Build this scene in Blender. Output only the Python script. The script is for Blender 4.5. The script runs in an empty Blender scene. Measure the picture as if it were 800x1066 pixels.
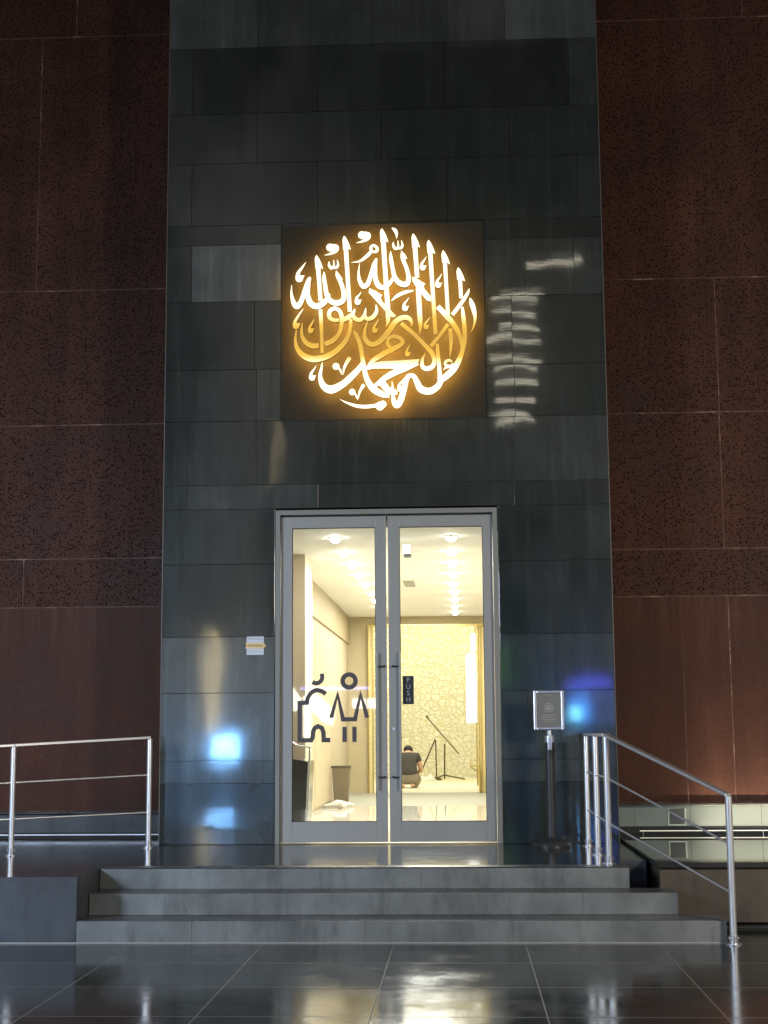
import bpy, bmesh, math, random
from mathutils import Vector, Matrix
random.seed(7)
S = bpy.context.scene
C = S.collection
R = math.radians

# ------------------------------------------------------------------ camera
CAM = Vector((0.6665, -13.6245, 0.9915))
cr = Vector((0.99866455, 0.05115437, -0.00723506))
cu = Vector((0.01452936, -0.14369752, 0.98951499))
cf = Vector((-0.04957836, 0.98829867, 0.14424886))
cd = bpy.data.cameras.new('camera'); cam = bpy.data.objects.new('camera', cd); C.objects.link(cam)
M = Matrix.Identity(4)
for i, v in enumerate((cr, cu, -cf)):
    for j in range(3): M[j][i] = v[j]
M.translation = CAM
cam.matrix_world = M
cd.sensor_fit = 'HORIZONTAL'; cd.sensor_width = 36; cd.lens = 36*1567.5/800
cd.clip_start = 0.1; cd.clip_end = 1000
S.camera = cam

# ------------------------------------------------------------------ night sky, exposure
w = bpy.data.worlds.new('World'); S.world = w; w.use_nodes = True
nt = w.node_tree; bg = nt.nodes['Background']
tc = nt.nodes.new('ShaderNodeTexCoord'); sx = nt.nodes.new('ShaderNodeSeparateXYZ')
rp = nt.nodes.new('ShaderNodeValToRGB')
nt.links.new(tc.outputs['Generated'], sx.inputs[0]); nt.links.new(sx.outputs['Z'], rp.inputs[0])
mp = nt.nodes.new('ShaderNodeMapping'); mp.inputs['Scale'].default_value = (9, 9, 1.3)      # uneven glow of the city around the plaza
nz = nt.nodes.new('ShaderNodeTexNoise'); nz.inputs['Scale'].default_value = 1.0; nz.inputs['Detail'].default_value = 5
nt.links.new(tc.outputs['Generated'], mp.inputs[0]); nt.links.new(mp.outputs[0], nz.inputs['Vector'])
r2 = nt.nodes.new('ShaderNodeValToRGB'); r2.color_ramp.elements[0].position = .46; r2.color_ramp.elements[0].color = (.5, .5, .52, 1)
r2.color_ramp.elements[1].position = .72; r2.color_ramp.elements[1].color = (9, 8.6, 7.8, 1); nt.links.new(nz.outputs['Fac'], r2.inputs[0])
mm = nt.nodes.new('ShaderNodeMix'); mm.data_type = 'RGBA'; mm.blend_type = 'MULTIPLY'; mm.inputs[0].default_value = 1
nt.links.new(rp.outputs[0], mm.inputs[6]); nt.links.new(r2.outputs[0], mm.inputs[7]); nt.links.new(mm.outputs[2], bg.inputs['Color'])
rp.color_ramp.elements[0].position = 0.0; rp.color_ramp.elements[0].color = (.24, .23, .22, 1)
rp.color_ramp.elements[1].position = 0.7; rp.color_ramp.elements[1].color = (.12, .125, .135, 1)
bg.inputs['Strength'].default_value = 0.36
S.view_settings.view_transform = 'Standard'; S.view_settings.look = 'None'
S.view_settings.gamma = 1; S.view_settings.exposure = 0.0
S.render.engine = 'CYCLES'
S.cycles.max_bounces = 8; S.cycles.transparent_max_bounces = 12

def area(name, loc, target, size, power, col, sizey=None, spread=180):
    l = bpy.data.lights.new(name, 'AREA'); l.energy = power; l.color = col
    l.shape = 'RECTANGLE' if sizey else 'SQUARE'; l.size = size
    if sizey: l.size_y = sizey
    l.spread = R(spread)
    o = bpy.data.objects.new(name, l); C.objects.link(o); o.location = loc
    d = Vector(target)-Vector(loc)
    o.rotation_euler = d.to_track_quat('-Z', 'Y').to_euler()
    return o
# added fill lights out of view: cool from the left, warm from the right
area('far_fill_light', (-17, -19, 6), (-1.5, -1, 0.5), 2.5, 330, (.80, .92, .96))
area('near_fill_light', (-6.5, -8.5, 3.0), (-2, -1, -.3), 1.2, 270, (.62, .77, 1.0), spread=110)
area('near_fill_light', (6.5, -9, 3.4), (2, -1, -.2), 1.2, 240, (1.0, .93, .82), spread=130)
area('far_fill_light', (16, -20, 7), (2, -1, 1), 2.5, 330, (1.0, .86, .68))

# ------------------------------------------------------------------ helpers
def srgb(r, g, b):
    f = lambda c: (c/255/12.92) if c/255 <= .04045 else ((c/255+.055)/1.055)**2.4
    return (f(r), f(g), f(b), 1)

def mat(name, col, rough=.5, metal=0., spec=.5, coat=0., coat_r=.05, emit=None, es=0.):
    m = bpy.data.materials.new(name); m.use_nodes = True
    b = m.node_tree.nodes['Principled BSDF']
    b.inputs['Base Color'].default_value = (*col[:3], 1)
    b.inputs['Roughness'].default_value = rough; b.inputs['Metallic'].default_value = metal
    b.inputs['Specular IOR Level'].default_value = spec
    b.inputs['Coat Weight'].default_value = coat; b.inputs['Coat Roughness'].default_value = coat_r
    if emit:
        b.inputs['Emission Color'].default_value = (*emit[:3], 1); b.inputs['Emission Strength'].default_value = es
    return m

class NT:
    def __init__(s, m): s.m = m; s.t = m.node_tree; s.b = s.t.nodes['Principled BSDF']
    def n(s, k, **kw):
        o = s.t.nodes.new(k)
        for a, v in kw.items(): setattr(o, a, v)
        return o
    def l(s, a, b): s.t.links.new(a, b)
    def coord(s, scale=(1, 1, 1), kind='Object'):
        c = s.n('ShaderNodeTexCoord'); mp = s.n('ShaderNodeMapping'); mp.inputs['Scale'].default_value = scale
        s.l(c.outputs[kind], mp.inputs[0]); return mp.outputs[0]
    def noise(s, vec, scale, detail=4, rough=.55):
        o = s.n('ShaderNodeTexNoise'); o.inputs['Scale'].default_value = scale
        o.inputs['Detail'].default_value = detail; o.inputs['Roughness'].default_value = rough
        s.l(vec, o.inputs['Vector']); return o.outputs['Fac']
    def ramp(s, fac, stops):
        o = s.n('ShaderNodeValToRGB'); e = o.color_ramp.elements
        while len(e) < len(stops): e.new(.5)
        for i, (p, c) in enumerate(stops):
            e[i].position = p; e[i].color = (*c[:3], 1) if not isinstance(c, (int, float)) else (c, c, c, 1)
        s.l(fac, o.inputs[0]); return o.outputs[0]
    def math(s, op, a, b=None):
        o = s.n('ShaderNodeMath', operation=op)
        for i, v in enumerate((a, b)):
            if v is None: continue
            if isinstance(v, (int, float)): o.inputs[i].default_value = v
            else: s.l(v, o.inputs[i])
        return o.outputs[0]
    def mix(s, fac, a, b, bt='MIX'):
        o = s.n('ShaderNodeMix', data_type='RGBA', blend_type=bt)
        for i, v in ((0, fac), (6, a), (7, b)):
            if isinstance(v, (int, float)): o.inputs[i].default_value = v
            elif isinstance(v, tuple): o.inputs[i].default_value = (*v[:3], 1)
            else: s.l(v, o.inputs[i])
        return o.outputs[2]
    def bump(s, h, strength=.3, dist=.01):
        o = s.n('ShaderNodeBump'); o.inputs['Strength'].default_value = strength; o.inputs['Distance'].default_value = dist
        s.l(h, o.inputs['Height']); s.l(o.outputs[0], s.b.inputs['Normal'])

class MB:
    """collects simple solids, builds ONE mesh object"""
    def __init__(s): s.v = []; s.f = []; s.mi = []; s.tone = []; s.cur = 0; s.ct = 0.5
    def add(s, vs, fs):
        o = len(s.v); s.v += [tuple(v) for v in vs]
        for f in fs: s.f.append([i+o for i in f]); s.mi.append(s.cur); s.tone.append(s.ct)
        return s
    def box(s, x0, x1, y0, y1, z0, z1):
        v = [(x, y, z) for z in (z0, z1) for y in (y0, y1) for x in (x0, x1)]
        return s.add(v, [(0, 2, 3, 1), (4, 5, 7, 6), (0, 1, 5, 4), (2, 6, 7, 3), (0, 4, 6, 2), (1, 3, 7, 5)])
    def slab(s, x0, x1, z0, z1, y, th, tilt=(0, 0)):
        cx, cz = (x0+x1)/2, (z0+z1)/2
        v = []
        for yy in (0, th):
            for z in (z0, z1):
                for x in (x0, x1):
                    v.append((x, y+yy+((x-cx)*tilt[0]+(z-cz)*tilt[1] if yy == 0 else 0), z))
        return s.add(v, [(0, 1, 3, 2), (4, 6, 7, 5), (0, 4, 5, 1), (2, 3, 7, 6), (0, 2, 6, 4), (1, 5, 7, 3)])
    def tube(s, p, q, r, r2=None, n=16, cap=True):
        p = Vector(p); q = Vector(q); r2 = r if r2 is None else r2
        d = (q-p).normalized(); a = d.orthogonal().normalized(); b = d.cross(a)
        v = []
        for c, rr in ((p, r), (q, r2)):
            for k in range(n):
                t = 2*math.pi*k/n; v.append(c+a*math.cos(t)*rr+b*math.sin(t)*rr)
        f = [(k, (k+1) % n, n+(k+1) % n, n+k) for k in range(n)]
        if cap: f += [tuple(reversed(range(n))), tuple(range(n, 2*n))]
        return s.add(v, f)
    def lathe(s, c, prof, n=32):
        c = Vector(c); v = []; f = []
        for (r, z) in prof:
            for k in range(n):
                t = 2*math.pi*k/n; v.append(c+Vector((r*math.cos(t), r*math.sin(t), z)))
        for i in range(len(prof)-1):
            for k in range(n): f.append((i*n+k, i*n+(k+1) % n, (i+1)*n+(k+1) % n, (i+1)*n+k))
        f.append(tuple(reversed(range(n)))); f.append(tuple(range((len(prof)-1)*n, len(prof)*n)))
        return s.add(v, f)
    def build(s, name, mats, parent=None, bevel=0, smooth=False, loc=None):
        me = bpy.data.meshes.new(name); me.from_pydata(s.v, [], s.f)
        if not isinstance(mats, (list, tuple)): mats = [mats]
        for m in mats: me.materials.append(m)
        me.polygons.foreach_set('material_index', s.mi)
        at = me.attributes.new('tone', 'FLOAT', 'FACE'); at.data.foreach_set('value', s.tone)
        bm = bmesh.new(); bm.from_mesh(me); bmesh.ops.recalc_face_normals(bm, faces=bm.faces); bm.to_mesh(me); bm.free()
        o = bpy.data.objects.new(name, me); C.objects.link(o)
        if smooth:
            me.shade_smooth()
            try: me.set_sharp_from_angle(angle=R(40))
            except Exception: pass
        if bevel:
            b = o.modifiers.new('bevel', 'BEVEL'); b.width = bevel; b.segments = 2; b.limit_method = 'ANGLE'; b.harden_normals = False
        if parent: o.parent = parent; o.matrix_parent_inverse = parent.matrix_world.inverted()
        return o

def tag(o, label=None, cat=None, group=None, kind=None):
    if label: o['label'] = label
    if cat: o['category'] = cat
    if group: o['group'] = group
    if kind: o['kind'] = kind
    return o
def thing(name, loc, label, cat, group=None):
    o = bpy.data.objects.new(name, None); C.objects.link(o); o.location = loc; o.empty_display_size = .1
    o.matrix_world = Matrix.Translation(loc)
    return tag(o, label, cat, group)
def copy_tree(o, parent=None, loc=None, **kw):
    c = o.copy(); C.objects.link(c)
    if parent: c.parent = parent; c.matrix_parent_inverse = o.matrix_parent_inverse.copy()
    if loc is not None: c.location = loc
    for ch in o.children: copy_tree(ch, c)
    tag(c, **kw); return c

# ------------------------------------------------------------------ materials
def polished_stone():
    m = mat('dark_polished_granite', (.04, .042, .042), .3, coat=1.0, coat_r=.02); n = NT(m)
    at = n.n('ShaderNodeAttribute', attribute_name='tone'); v = n.coord()
    g = n.noise(v, 260, 2, .7); g2 = n.noise(v, 3.0, 5)
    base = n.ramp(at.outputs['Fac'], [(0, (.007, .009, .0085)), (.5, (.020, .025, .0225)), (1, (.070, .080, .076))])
    sp = n.ramp(g, [(.3, .72), (.5, 1.0), (.74, 1.45)])
    cl = n.ramp(g2, [(.25, .72), (.75, 1.25)])
    c = n.mix(1.0, n.mix(1.0, base, sp, 'MULTIPLY'), cl, 'MULTIPLY')
    n.l(c, n.b.inputs['Base Color'])
    rn = n.noise(n.coord((1, 1, .35)), 2.2, 4)
    n.l(n.ramp(rn, [(.3, .14), (.7, .30)]), n.b.inputs['Roughness'])
    sz = n.n('ShaderNodeSeparateXYZ'); n.l(v, sz.inputs[0])
    wear = n.ramp(n.math('DIVIDE', sz.outputs[2], 6.0), [(.30, .045), (.62, .018)])   # the hand-height stone is less polished
    n.l(n.math('ADD', wear, n.math('MULTIPLY', n.noise(v, 1.3, 3), .03)), n.b.inputs['Coat Roughness'])
    b1 = n.n('ShaderNodeBump'); b1.inputs['Strength'].default_value = .04; b1.inputs['Distance'].default_value = .05
    n.l(n.noise(n.coord((1.5, 1, 1)), .9, 2), b1.inputs['Height'])
    b2 = n.n('ShaderNodeBump'); b2.inputs['Strength'].default_value = .006; b2.inputs['Distance'].default_value = .02
    n.l(n.noise(n.coord((1, 1, 7)), 1.6, 3), b2.inputs['Height']); n.l(b1.outputs[0], b2.inputs['Normal'])
    n.l(b2.outputs[0], n.b.inputs['Coat Normal']); n.l(b1.outputs[0], n.b.inputs['Normal'])
    # faint drip marks and dust down the faces
    dr = n.noise(n.coord((9, 1, .5)), 1.4, 6, .65)
    c = n.mix(1.0, c, n.ramp(dr, [(.32, .78), (.55, 1.0), (.72, 1.55)]), 'MULTIPLY'); n.l(c, n.b.inputs['Base Color'])
    return m
STONE = polished_stone()
def matte_stone():
    m = mat('matt_bronze_stone', (.1, .09, .07), .8, spec=.12); n = NT(m); v = n.coord()
    n.l(n.ramp(n.noise(v, 180, 3), [(.3, (.023, .022, .017)), (.7, (.036, .034, .026))]), n.b.inputs['Base Color'])
    return m
PANEL = matte_stone()
JOINT = mat('dark_joint', (.022, .024, .023), .8)

def corten(perf):
    m = mat('perforated_rust_steel' if perf else 'rust_steel', (.1, .04, .03), .62, metal=.0, spec=.16); n = NT(m)
    v = n.coord(); st = n.coord((3.2, 1, .22))
    a = n.noise(v, 1.1, 6, .6); s2 = n.noise(st, 1.8, 5, .6); f = n.noise(v, 70, 3, .6)
    c = n.ramp(a, [(.3, (.040, .0150, .0095)), (.5, (.058, .0220, .0135)), (.72, (.080, .0315, .019))])
    c = n.mix(1.0, c, n.ramp(s2, [(.3, .80), (.5, 1.0), (.7, 1.2)]), 'MULTIPLY')
    c = n.mix(1.0, c, n.ramp(f, [(.3, .8), (.7, 1.2)]), 'MULTIPLY')
    at = n.n('ShaderNodeAttribute', attribute_name='tone')
    c = n.mix(1.0, c, n.ramp(at.outputs['Fac'], [(0, .7), (.5, 1.0), (1, 1.3)]), 'MULTIPLY')
    if perf:
        vo = n.n('ShaderNodeTexVoronoi', feature='F1', voronoi_dimensions='2D'); vo.inputs['Scale'].default_value = 38
        vo.inputs['Randomness'].default_value = .85
        sxz = n.n('ShaderNodeSeparateXYZ'); n.l(v, sxz.inputs[0]); cxz = n.n('ShaderNodeCombineXYZ'); n.l(sxz.outputs[0], cxz.inputs[0]); n.l(sxz.outputs[2], cxz.inputs[1]); n.l(cxz.outputs[0], vo.inputs['Vector'])
        sep = n.n('ShaderNodeSeparateColor'); n.l(vo.outputs['Color'], sep.inputs[0])
        size = n.math('MULTIPLY', sep.outputs[0], .40)
        hole = n.math('LESS_THAN', vo.outputs['Distance'], size)
        keep = n.math('GREATER_THAN', sep.outputs[1], .12)
        h = n.math('MULTIPLY', hole, keep)
        c = n.mix(h, c, (.020, .010, .008)); n.l(c, n.b.inputs['Base Color'])
        n.l(n.math('MULTIPLY', n.math('SUBTRACT', 1.0, h), .16), n.b.inputs['Specular IOR Level'])
        n.bump(n.math('SUBTRACT', 1.0, h), .5, .004)
    else:
        # rust drips that run down from the seam above, dark scuffs near the foot
        sz = n.n('ShaderNodeSeparateXYZ'); n.l(v, sz.inputs[0])
        top = n.ramp(n.math('DIVIDE', sz.outputs[2], 2.25), [(.72, 0.0), (.99, 1.0)])
        dr = n.ramp(n.noise(n.coord((1, 1, .06)), 13, 4, .6), [(.50, 0.0), (.70, 1.0)])
        m_ = n.math('MULTIPLY', n.math('MULTIPLY', top, dr), .5)
        c = n.mix(m_, c, (.12, .056, .036))
        sc = n.ramp(n.noise(n.coord((1, 1, 2.5)), 5, 8, .72), [(.62, 0.0), (.74, .5)])
        c = n.mix(sc, c, (.13, .07, .05))
        n.l(c, n.b.inputs['Base Color']); n.bump(f, .35, .004)
    n.l(n.ramp(a, [(.3, .5), (.7, .75)]), n.b.inputs['Roughness'])
    return m
CORP = corten(True); CORS = corten(False)
def seam_mat():
    m = mat('pale_rust_seam', (.2, .11, .08), .7); n = NT(m); v = n.coord()
    n.l(n.ramp(n.noise(v, 2.6, 8, .75), [(.40, (.052, .021, .014)), (.54, (.12, .052, .032)), (.70, (.45, .30, .21))]), n.b.inputs['Base Color'])
    return m
SEAM = seam_mat()

def granite(name, c0, c1, rough, coat=0, cr_=.1, bump=.12):
    m = mat(name, c0, rough, coat=coat, coat_r=cr_); n = NT(m); v = n.coord()
    g = n.noise(v, 220, 3, .75); b = n.noise(v, 2.4, 5)
    c = n.ramp(g, [(.32, c0), (.68, c1)])
    c = n.mix(1.0, c, n.ramp(b, [(.3, .70), (.7, 1.25)]), 'MULTIPLY')
    c = n.mix(1.0, c, n.ramp(n.noise(n.coord((7, 7, 1.5)), 1.5, 7, .7), [(.3, .66), (.48, 1.0), (.75, 1.18)]), 'MULTIPLY')
    n.l(c, n.b.inputs['Base Color'])
    n.l(n.ramp(n.noise(v, 6, 4), [(.3, rough*.8), (.7, min(1, rough*1.2))]), n.b.inputs['Roughness'])
    if bump: n.bump(g, bump, .002)
    return m
STEP = granite('honed_grey_granite', (.10, .105, .102), (.18, .188, .182), .42)
STEP_TOP = granite('honed_granite_tread', (.05, .052, .054), (.08, .083, .086), .3)
BLOCK = granite('dark_granite_block', (.028, .031, .036), (.052, .057, .065), .45)
BROWNST = granite('brown_granite', (.028, .021, .013), (.085, .064, .042), .5)

def ground_tiles():
    m = mat('polished_dark_tiles', (.02, .02, .02), .12, spec=.6); n = NT(m)
    c = n.n('ShaderNodeTexCoord'); sp = n.n('ShaderNodeSeparateXYZ'); n.l(c.outputs['Object'], sp.inputs[0])
    def line(o, off, w, wd):
        t = n.math('FRACT', n.math('DIVIDE', n.math('ADD', o, 900-off), w))
        d = n.math('MINIMUM', t, n.math('SUBTRACT', 1.0, t))
        return n.math('LESS_THAN', d, wd/w)
    ln = n.math('MAXIMUM', line(sp.outputs[0], .18 % .9, .9, .0035), line(sp.outputs[1], (-4.77) % .9, .9, .0045))
    fx = n.math('FLOOR', n.math('DIVIDE', n.math('ADD', sp.outputs[0], 900-.18), .9))
    fy = n.math('FLOOR', n.math('DIVIDE', n.math('ADD', sp.outputs[1], 900+4.77-.9*5), .9))
    cb = n.n('ShaderNodeCombineXYZ'); n.l(fx, cb.inputs[0]); n.l(fy, cb.inputs[1])
    wn = n.n('ShaderNodeTexWhiteNoise', noise_dimensions='2D'); n.l(cb.outputs[0], wn.inputs['Vector'])
    v = n.coord()
    base = n.ramp(wn.outputs['Value'], [(0, (.012, .014, .013)), (1, (.028, .030, .027))])
    base = n.mix(1.0, base, n.ramp(n.noise(v, 160, 3, .7), [(.3, .7), (.7, 1.4)]), 'MULTIPLY')
    base = n.mix(ln, base, (.15, .145, .13))
    n.l(base, n.b.inputs['Base Color'])
    r = n.ramp(n.noise(v, 3.2, 7, .7), [(.3, .085), (.5, .13), (.72, .24)])
    rr = n.mix(ln, r, (.6, .6, .6)); n.l(rr, n.b.inputs['Roughness'])
    n.bump(n.noise(v, 1.3, 3), .009, .02)
    return m
GROUND = ground_tiles()
PLAT = granite('polished_platform_stone', (.022, .025, .028), (.04, .044, .048), .13, bump=0)

ALU = mat('satin_grey_aluminium', (.29, .287, .27), .48, metal=.2)
n_ = NT(ALU); n_.l(n_.ramp(n_.noise(n_.coord((1, 1, .3)), 5, 4), [(.3, .36), (.7, .5)]), n_.b.inputs['Roughness'])
ALUF = mat('dull_aluminium_frame', (.21, .21, .19), .5, metal=.3)
STEEL = mat('polished_stainless_steel', (.85, .85, .87), .33, metal=.9)
STEEL_T = mat('satin_stainless_steel', (.66, .66, .7), .3, metal=.9)
RUBBER = mat('black_rubber_seal', (.015, .015, .015), .7)

# ================================================================== GROUND, PLATFORM
def struct(mb, name, m, **k): return tag(mb.build(name, m, **k), kind='structure')
struct(MB().box(-150, 150, -15, 60, -.75, -.45), 'ground', GROUND)
struct(MB().box(-150, 150, -150, -15.002, -.75, -.452), 'rough_ground', granite('dark_rough_ground', (.035, .035, .036), (.065, .065, .064), .75))  # unseen rough ground, added to dull the mirrored glare of the screen
g = MB(); g.box(-9, -2.034, -2.975, .95, -.449, 0); g.box(-2.03, 1.87, -2.285, .95, -.449, 0); g.box(1.873, 2.06, -1.75, .95, -.449, 0)
b = g.build('pavement', [PLAT, BLOCK]); tag(b, kind='structure')
for p in b.data.polygons:
    if abs(p.normal.z) < .5: p.material_index = 1

steps = thing('entrance_steps', (0, -2.6, -.45), 'three wide grey granite steps leading up to the glass door', 'steps')
def step(y0, y1, z0, z1, xr, cuts):
    s_ = MB(); t = .03; xs = [-2.028]+cuts+[xr]
    for a, c_ in zip(xs[:-1], xs[1:]):
        s_.cur = 0; s_.box(a+.0006, c_-.0006, y0, y0+.03, z0, z1-.0012)
        s_.cur = 1; s_.box(a+.0006, c_-.0006, y0+.0315, y1, z1-.03, z1)
    s_.cur = 0; s_.box(xr-.03, xr-.0016, y0+.031, y1-.002, z0, z1-.032)
    s_.cur = 2; s_.box(-2.02, xr-.031, y0+.031, y1-.002, z0, z1-.033)
    return s_.build('step', [STEP, STEP_TOP, JOINT], steps, bevel=.002)
step(-2.99, -2.64, -.449, -.30, 2.447, [-1.22, -.02, 1.0])
step(-2.64, -2.30, -.299, -.15, 2.172, [-.60, .55, 1.5])
s_ = MB(); xs = [-2.028, -.9, .35, 1.25, 1.87]
for a, c_ in zip(xs[:-1], xs[1:]):
    s_.cur = 0; s_.box(a+.0006, c_-.0006, -2.315, -2.287, -.149, -.005)
    s_.cur = 1; s_.box(a+.0006, c_-.0006, -2.318, -2.15, .0005, .004)
s_.build('step', [STEP, STEP_TOP], steps)
MB().box(-2.9, 2.44, -2.999, -2.991, -.449, -.441).build('joint_line', mat('pale_mortar', (.28, .27, .25), .8), steps)

# plinth at right with polished top
pl = thing('low_stone_plinth', (4, -1, -.45), 'low brown granite plinth with polished dark top right of the steps', 'plinth')
MB().box(2.10, 9, -2.25, .86, -.40, -.01).build('plinth_body', BROWNST, pl)
MB().box(2.075, 9, -2.29, .86, -.009, .03).build('plinth_top', granite('black_polished_top', (.018, .018, .017), (.035, .034, .03), .015, bump=0), pl, bevel=.004)
MB().box(2.14, 9, -2.19, .8, -.449, -.401).build('plinth_base', JOINT, pl)

# ================================================================== STONE PORTAL
XL, XR = -2.052, 2.035
portal = thing('stone_portal_wall', (0, .4, 0), 'tall dark polished stone wall around the glass entrance door', 'wall')
rows = [(9.6, 8.352, [-1.3, .1], [.5, .4, .5]),
        (8.35, 7.523, [-1.204, -.1, 1.172], [.8, .58, .58, .85]),
        (7.523, 6.854, [-1.826, -.622, .589, 1.771], [.5, .16, .26, .2, .5]),
        (6.854, 6.357, [-1.204, -.015, 1.199], [.32, .42, .36, .4]),
        (6.357, 5.745, [-1.826, -.622, .6, 1.825], [.5, .34, .36, .38, .48]),
        (5.745, 5.551, [-.968, .938, 1.19], [.3, .4, .33, .28]),
        (5.551, 5.0, [-1.818, -.968, .936, 1.774], [.45, 1.0, .5, .55, .62]),
        (5.0, 4.343, [-1.22, -.968, .936, 1.185], [.35, .3, .5, .35, .30]),
        (4.343, 3.852, [-1.20, -.968, .936, 1.2], [.5, .62, .5, .36, .4]),
        (3.852, 3.251, [-1.835, -1.2, .2, 1.185], [.46, .52, .5, .5, .62]),
        (3.251, 3.025, [-1.835, -.62, 1.176, 1.774], [.5, .66, .56, .5, .42])]
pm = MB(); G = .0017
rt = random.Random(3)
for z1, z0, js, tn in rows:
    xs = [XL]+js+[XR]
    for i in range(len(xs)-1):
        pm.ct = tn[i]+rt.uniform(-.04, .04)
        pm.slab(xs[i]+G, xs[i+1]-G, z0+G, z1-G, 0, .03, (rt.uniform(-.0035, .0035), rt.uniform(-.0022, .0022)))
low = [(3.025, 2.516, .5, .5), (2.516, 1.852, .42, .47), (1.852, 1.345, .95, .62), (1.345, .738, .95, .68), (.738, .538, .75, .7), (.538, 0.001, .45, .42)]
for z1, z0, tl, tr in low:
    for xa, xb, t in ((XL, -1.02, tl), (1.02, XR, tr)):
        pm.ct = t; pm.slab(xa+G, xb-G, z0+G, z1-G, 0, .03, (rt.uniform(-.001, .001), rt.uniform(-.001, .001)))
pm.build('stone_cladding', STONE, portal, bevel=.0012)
bk = MB(); bk.box(XL+.004, -1.02, .031, .95, 0.002, 3.026); bk.box(1.02, XR-.004, .031, .95, 0.002, 3.026); bk.box(XL+.004, XR-.004, .031, .95, 3.028, 9.6)
bk.build('wall_core', JOINT, portal)
for x in (XL-.008, XR): MB().box(x, x+.008, -.004, .05, .001, 9.6).build('edge_trim', mat('worn_edge_trim', (.11, .10, .085), .5, metal=.3), portal)

# ================================================================== RUSTED STEEL WALLS
def steel_wall(name, xa, xb, seams, cuts, zb, label, ztop=9.6):
    t = thing(name, ((xa+xb)/2, .9, 0), label, 'wall')
    mp = MB(); ms = MB(); rr = random.Random(11)
    zs = [ztop]+seams+[zb]
    for i in range(len(zs)-1):
        z1, z0 = zs[i], zs[i+1]
        cs = [xa]+sorted(c for c in cuts[i] if xa < c < xb)+[xb]
        tgt = mp if z0 > 2.15 else ms
        for a, c_ in zip(cs[:-1], cs[1:]):
            tgt.ct = rr.uniform(.4, .6)
            tgt.slab(a+.005, c_-.005, z0+.006, z1-.006, .85, .0014)
    if mp.v: mp.build('perforated_panel', CORP, t, bevel=.002)
    ms.build('solid_panel', CORS, t, bevel=.002)
    MB().box(xa, xb, .8515, .95, zb+.001, ztop).build('seam_backing', SEAM, t)
    return t
LW = steel_wall('rusted_steel_wall', -9, XL-.01, [8.10, 5.40, 4.02, 2.685, 2.21],
     [[-4.6, -3.2], [-3.55, -5], [-5, ], [-4.4], [-3.6], [-5.2]], .255, 'perforated brown rusted steel wall left of the dark stone portal')
RW = steel_wall('rusted_steel_wall', XR+.01, 9, [8.10, 5.388, 4.04, 2.705, 2.25],
     [[3.6], [4.4], [3.21, 5], [3.205, 5.2], [4.3], [2.78, 3.22, 5]], .31, 'perforated brown rusted steel wall right of the dark stone portal')

# ledges at the foot of the steel walls
fl = thing('stone_base_ledge', (-5, .87, 0), 'dark unlit stone ledge along the foot of the left steel wall', 'ledge')
MB().box(-9, XL-.002, .80, .95, .235, .252).build('ledge_cap', granite('dark_cap', (.02, .02, .022), (.04, .04, .042), .3), fl, bevel=.003)
MB().box(-9, XL-.002, .85, .95, .055, .234).build('ledge_face', granite('slate_face', (.03, .031, .033), (.05, .051, .054), .5), fl)
MB().box(-9, XL-.002, .80, .95, .002, .054).build('ledge_foot', JOINT, fl)
MB().box(-9, XL-.002, .79, .80, .035, .046).build('ledge_rail', STEEL_T, fl)
fr = thing('glazed_base_ledge', (5, .87, .03), 'pale green glazed band along the foot of the right steel wall', 'ledge')
MB().box(XR+.002, 9, .78, .95, .288, .308).build('ledge_cap', granite('dark_cap_brown', (.03, .027, .022), (.05, .045, .04), .3), fr, bevel=.003)
frost = mat('pale_green_frosted_glass', (.125, .148, .128), .35, coat=.3, emit=(.55, .66, .58), es=.05)
xs = [XR+.002, 2.27, 2.79, 3.45, 4.1, 5.2, 6.5, 9]
f_ = MB()
for a, c_ in zip(xs[:-1], xs[1:]): f_.box(a+.0015, c_-.0015, .85, .95, .095, .286)
f_.build('frosted_panel', frost, fr)
MB().box(XR+.002, 9, .84, .95, .031, .094).build('ledge_foot', JOINT, fr)
lt = mat('lit_strip', (.9, .85, .7), .3, emit=(1, .95, .85), es=.42)
MB().tube((2.30, .70, .062), (9, .70, .062), .0045, n=8).build('light_tube', lt, fr)
for k in range(6): MB().tube((2.33+k*1.1, .70, .031), (2.33+k*1.1, .70, .058), .004, n=6).build('tube_bracket', STEEL_T, fr)
MB().box(2.595, 2.735, .835, .849, .115, .25).build('square_lamp', mat('grey_lamp_glass', (.06, .065, .06), .3), fr, bevel=.004)
lf = MB()
lf.box(2.58, 2.75, .838, .846, .10, .114); lf.box(2.736, 2.75, .838, .846, .115, .26); lf.box(2.58, 2.594, .838, .846, .115, .26)
lf.build('lamp_frame', mat('pale_lamp_frame', (.4, .44, .38), .35, metal=.3), fr)
# light the tube really gives: thin linear lamps washing the frosted band and the rust above
a1 = area('ledge_wash_light', (6.5, .55, .06), (6.5, .86, .75), 7.2, 80, (1.0, .86, .66), .03, spread=140)
a2 = area('ledge_wash_light', (5.8, .35, .05), (5.8, .86, .18), 7.0, 2, (.9, 1.0, .88), .02)

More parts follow.
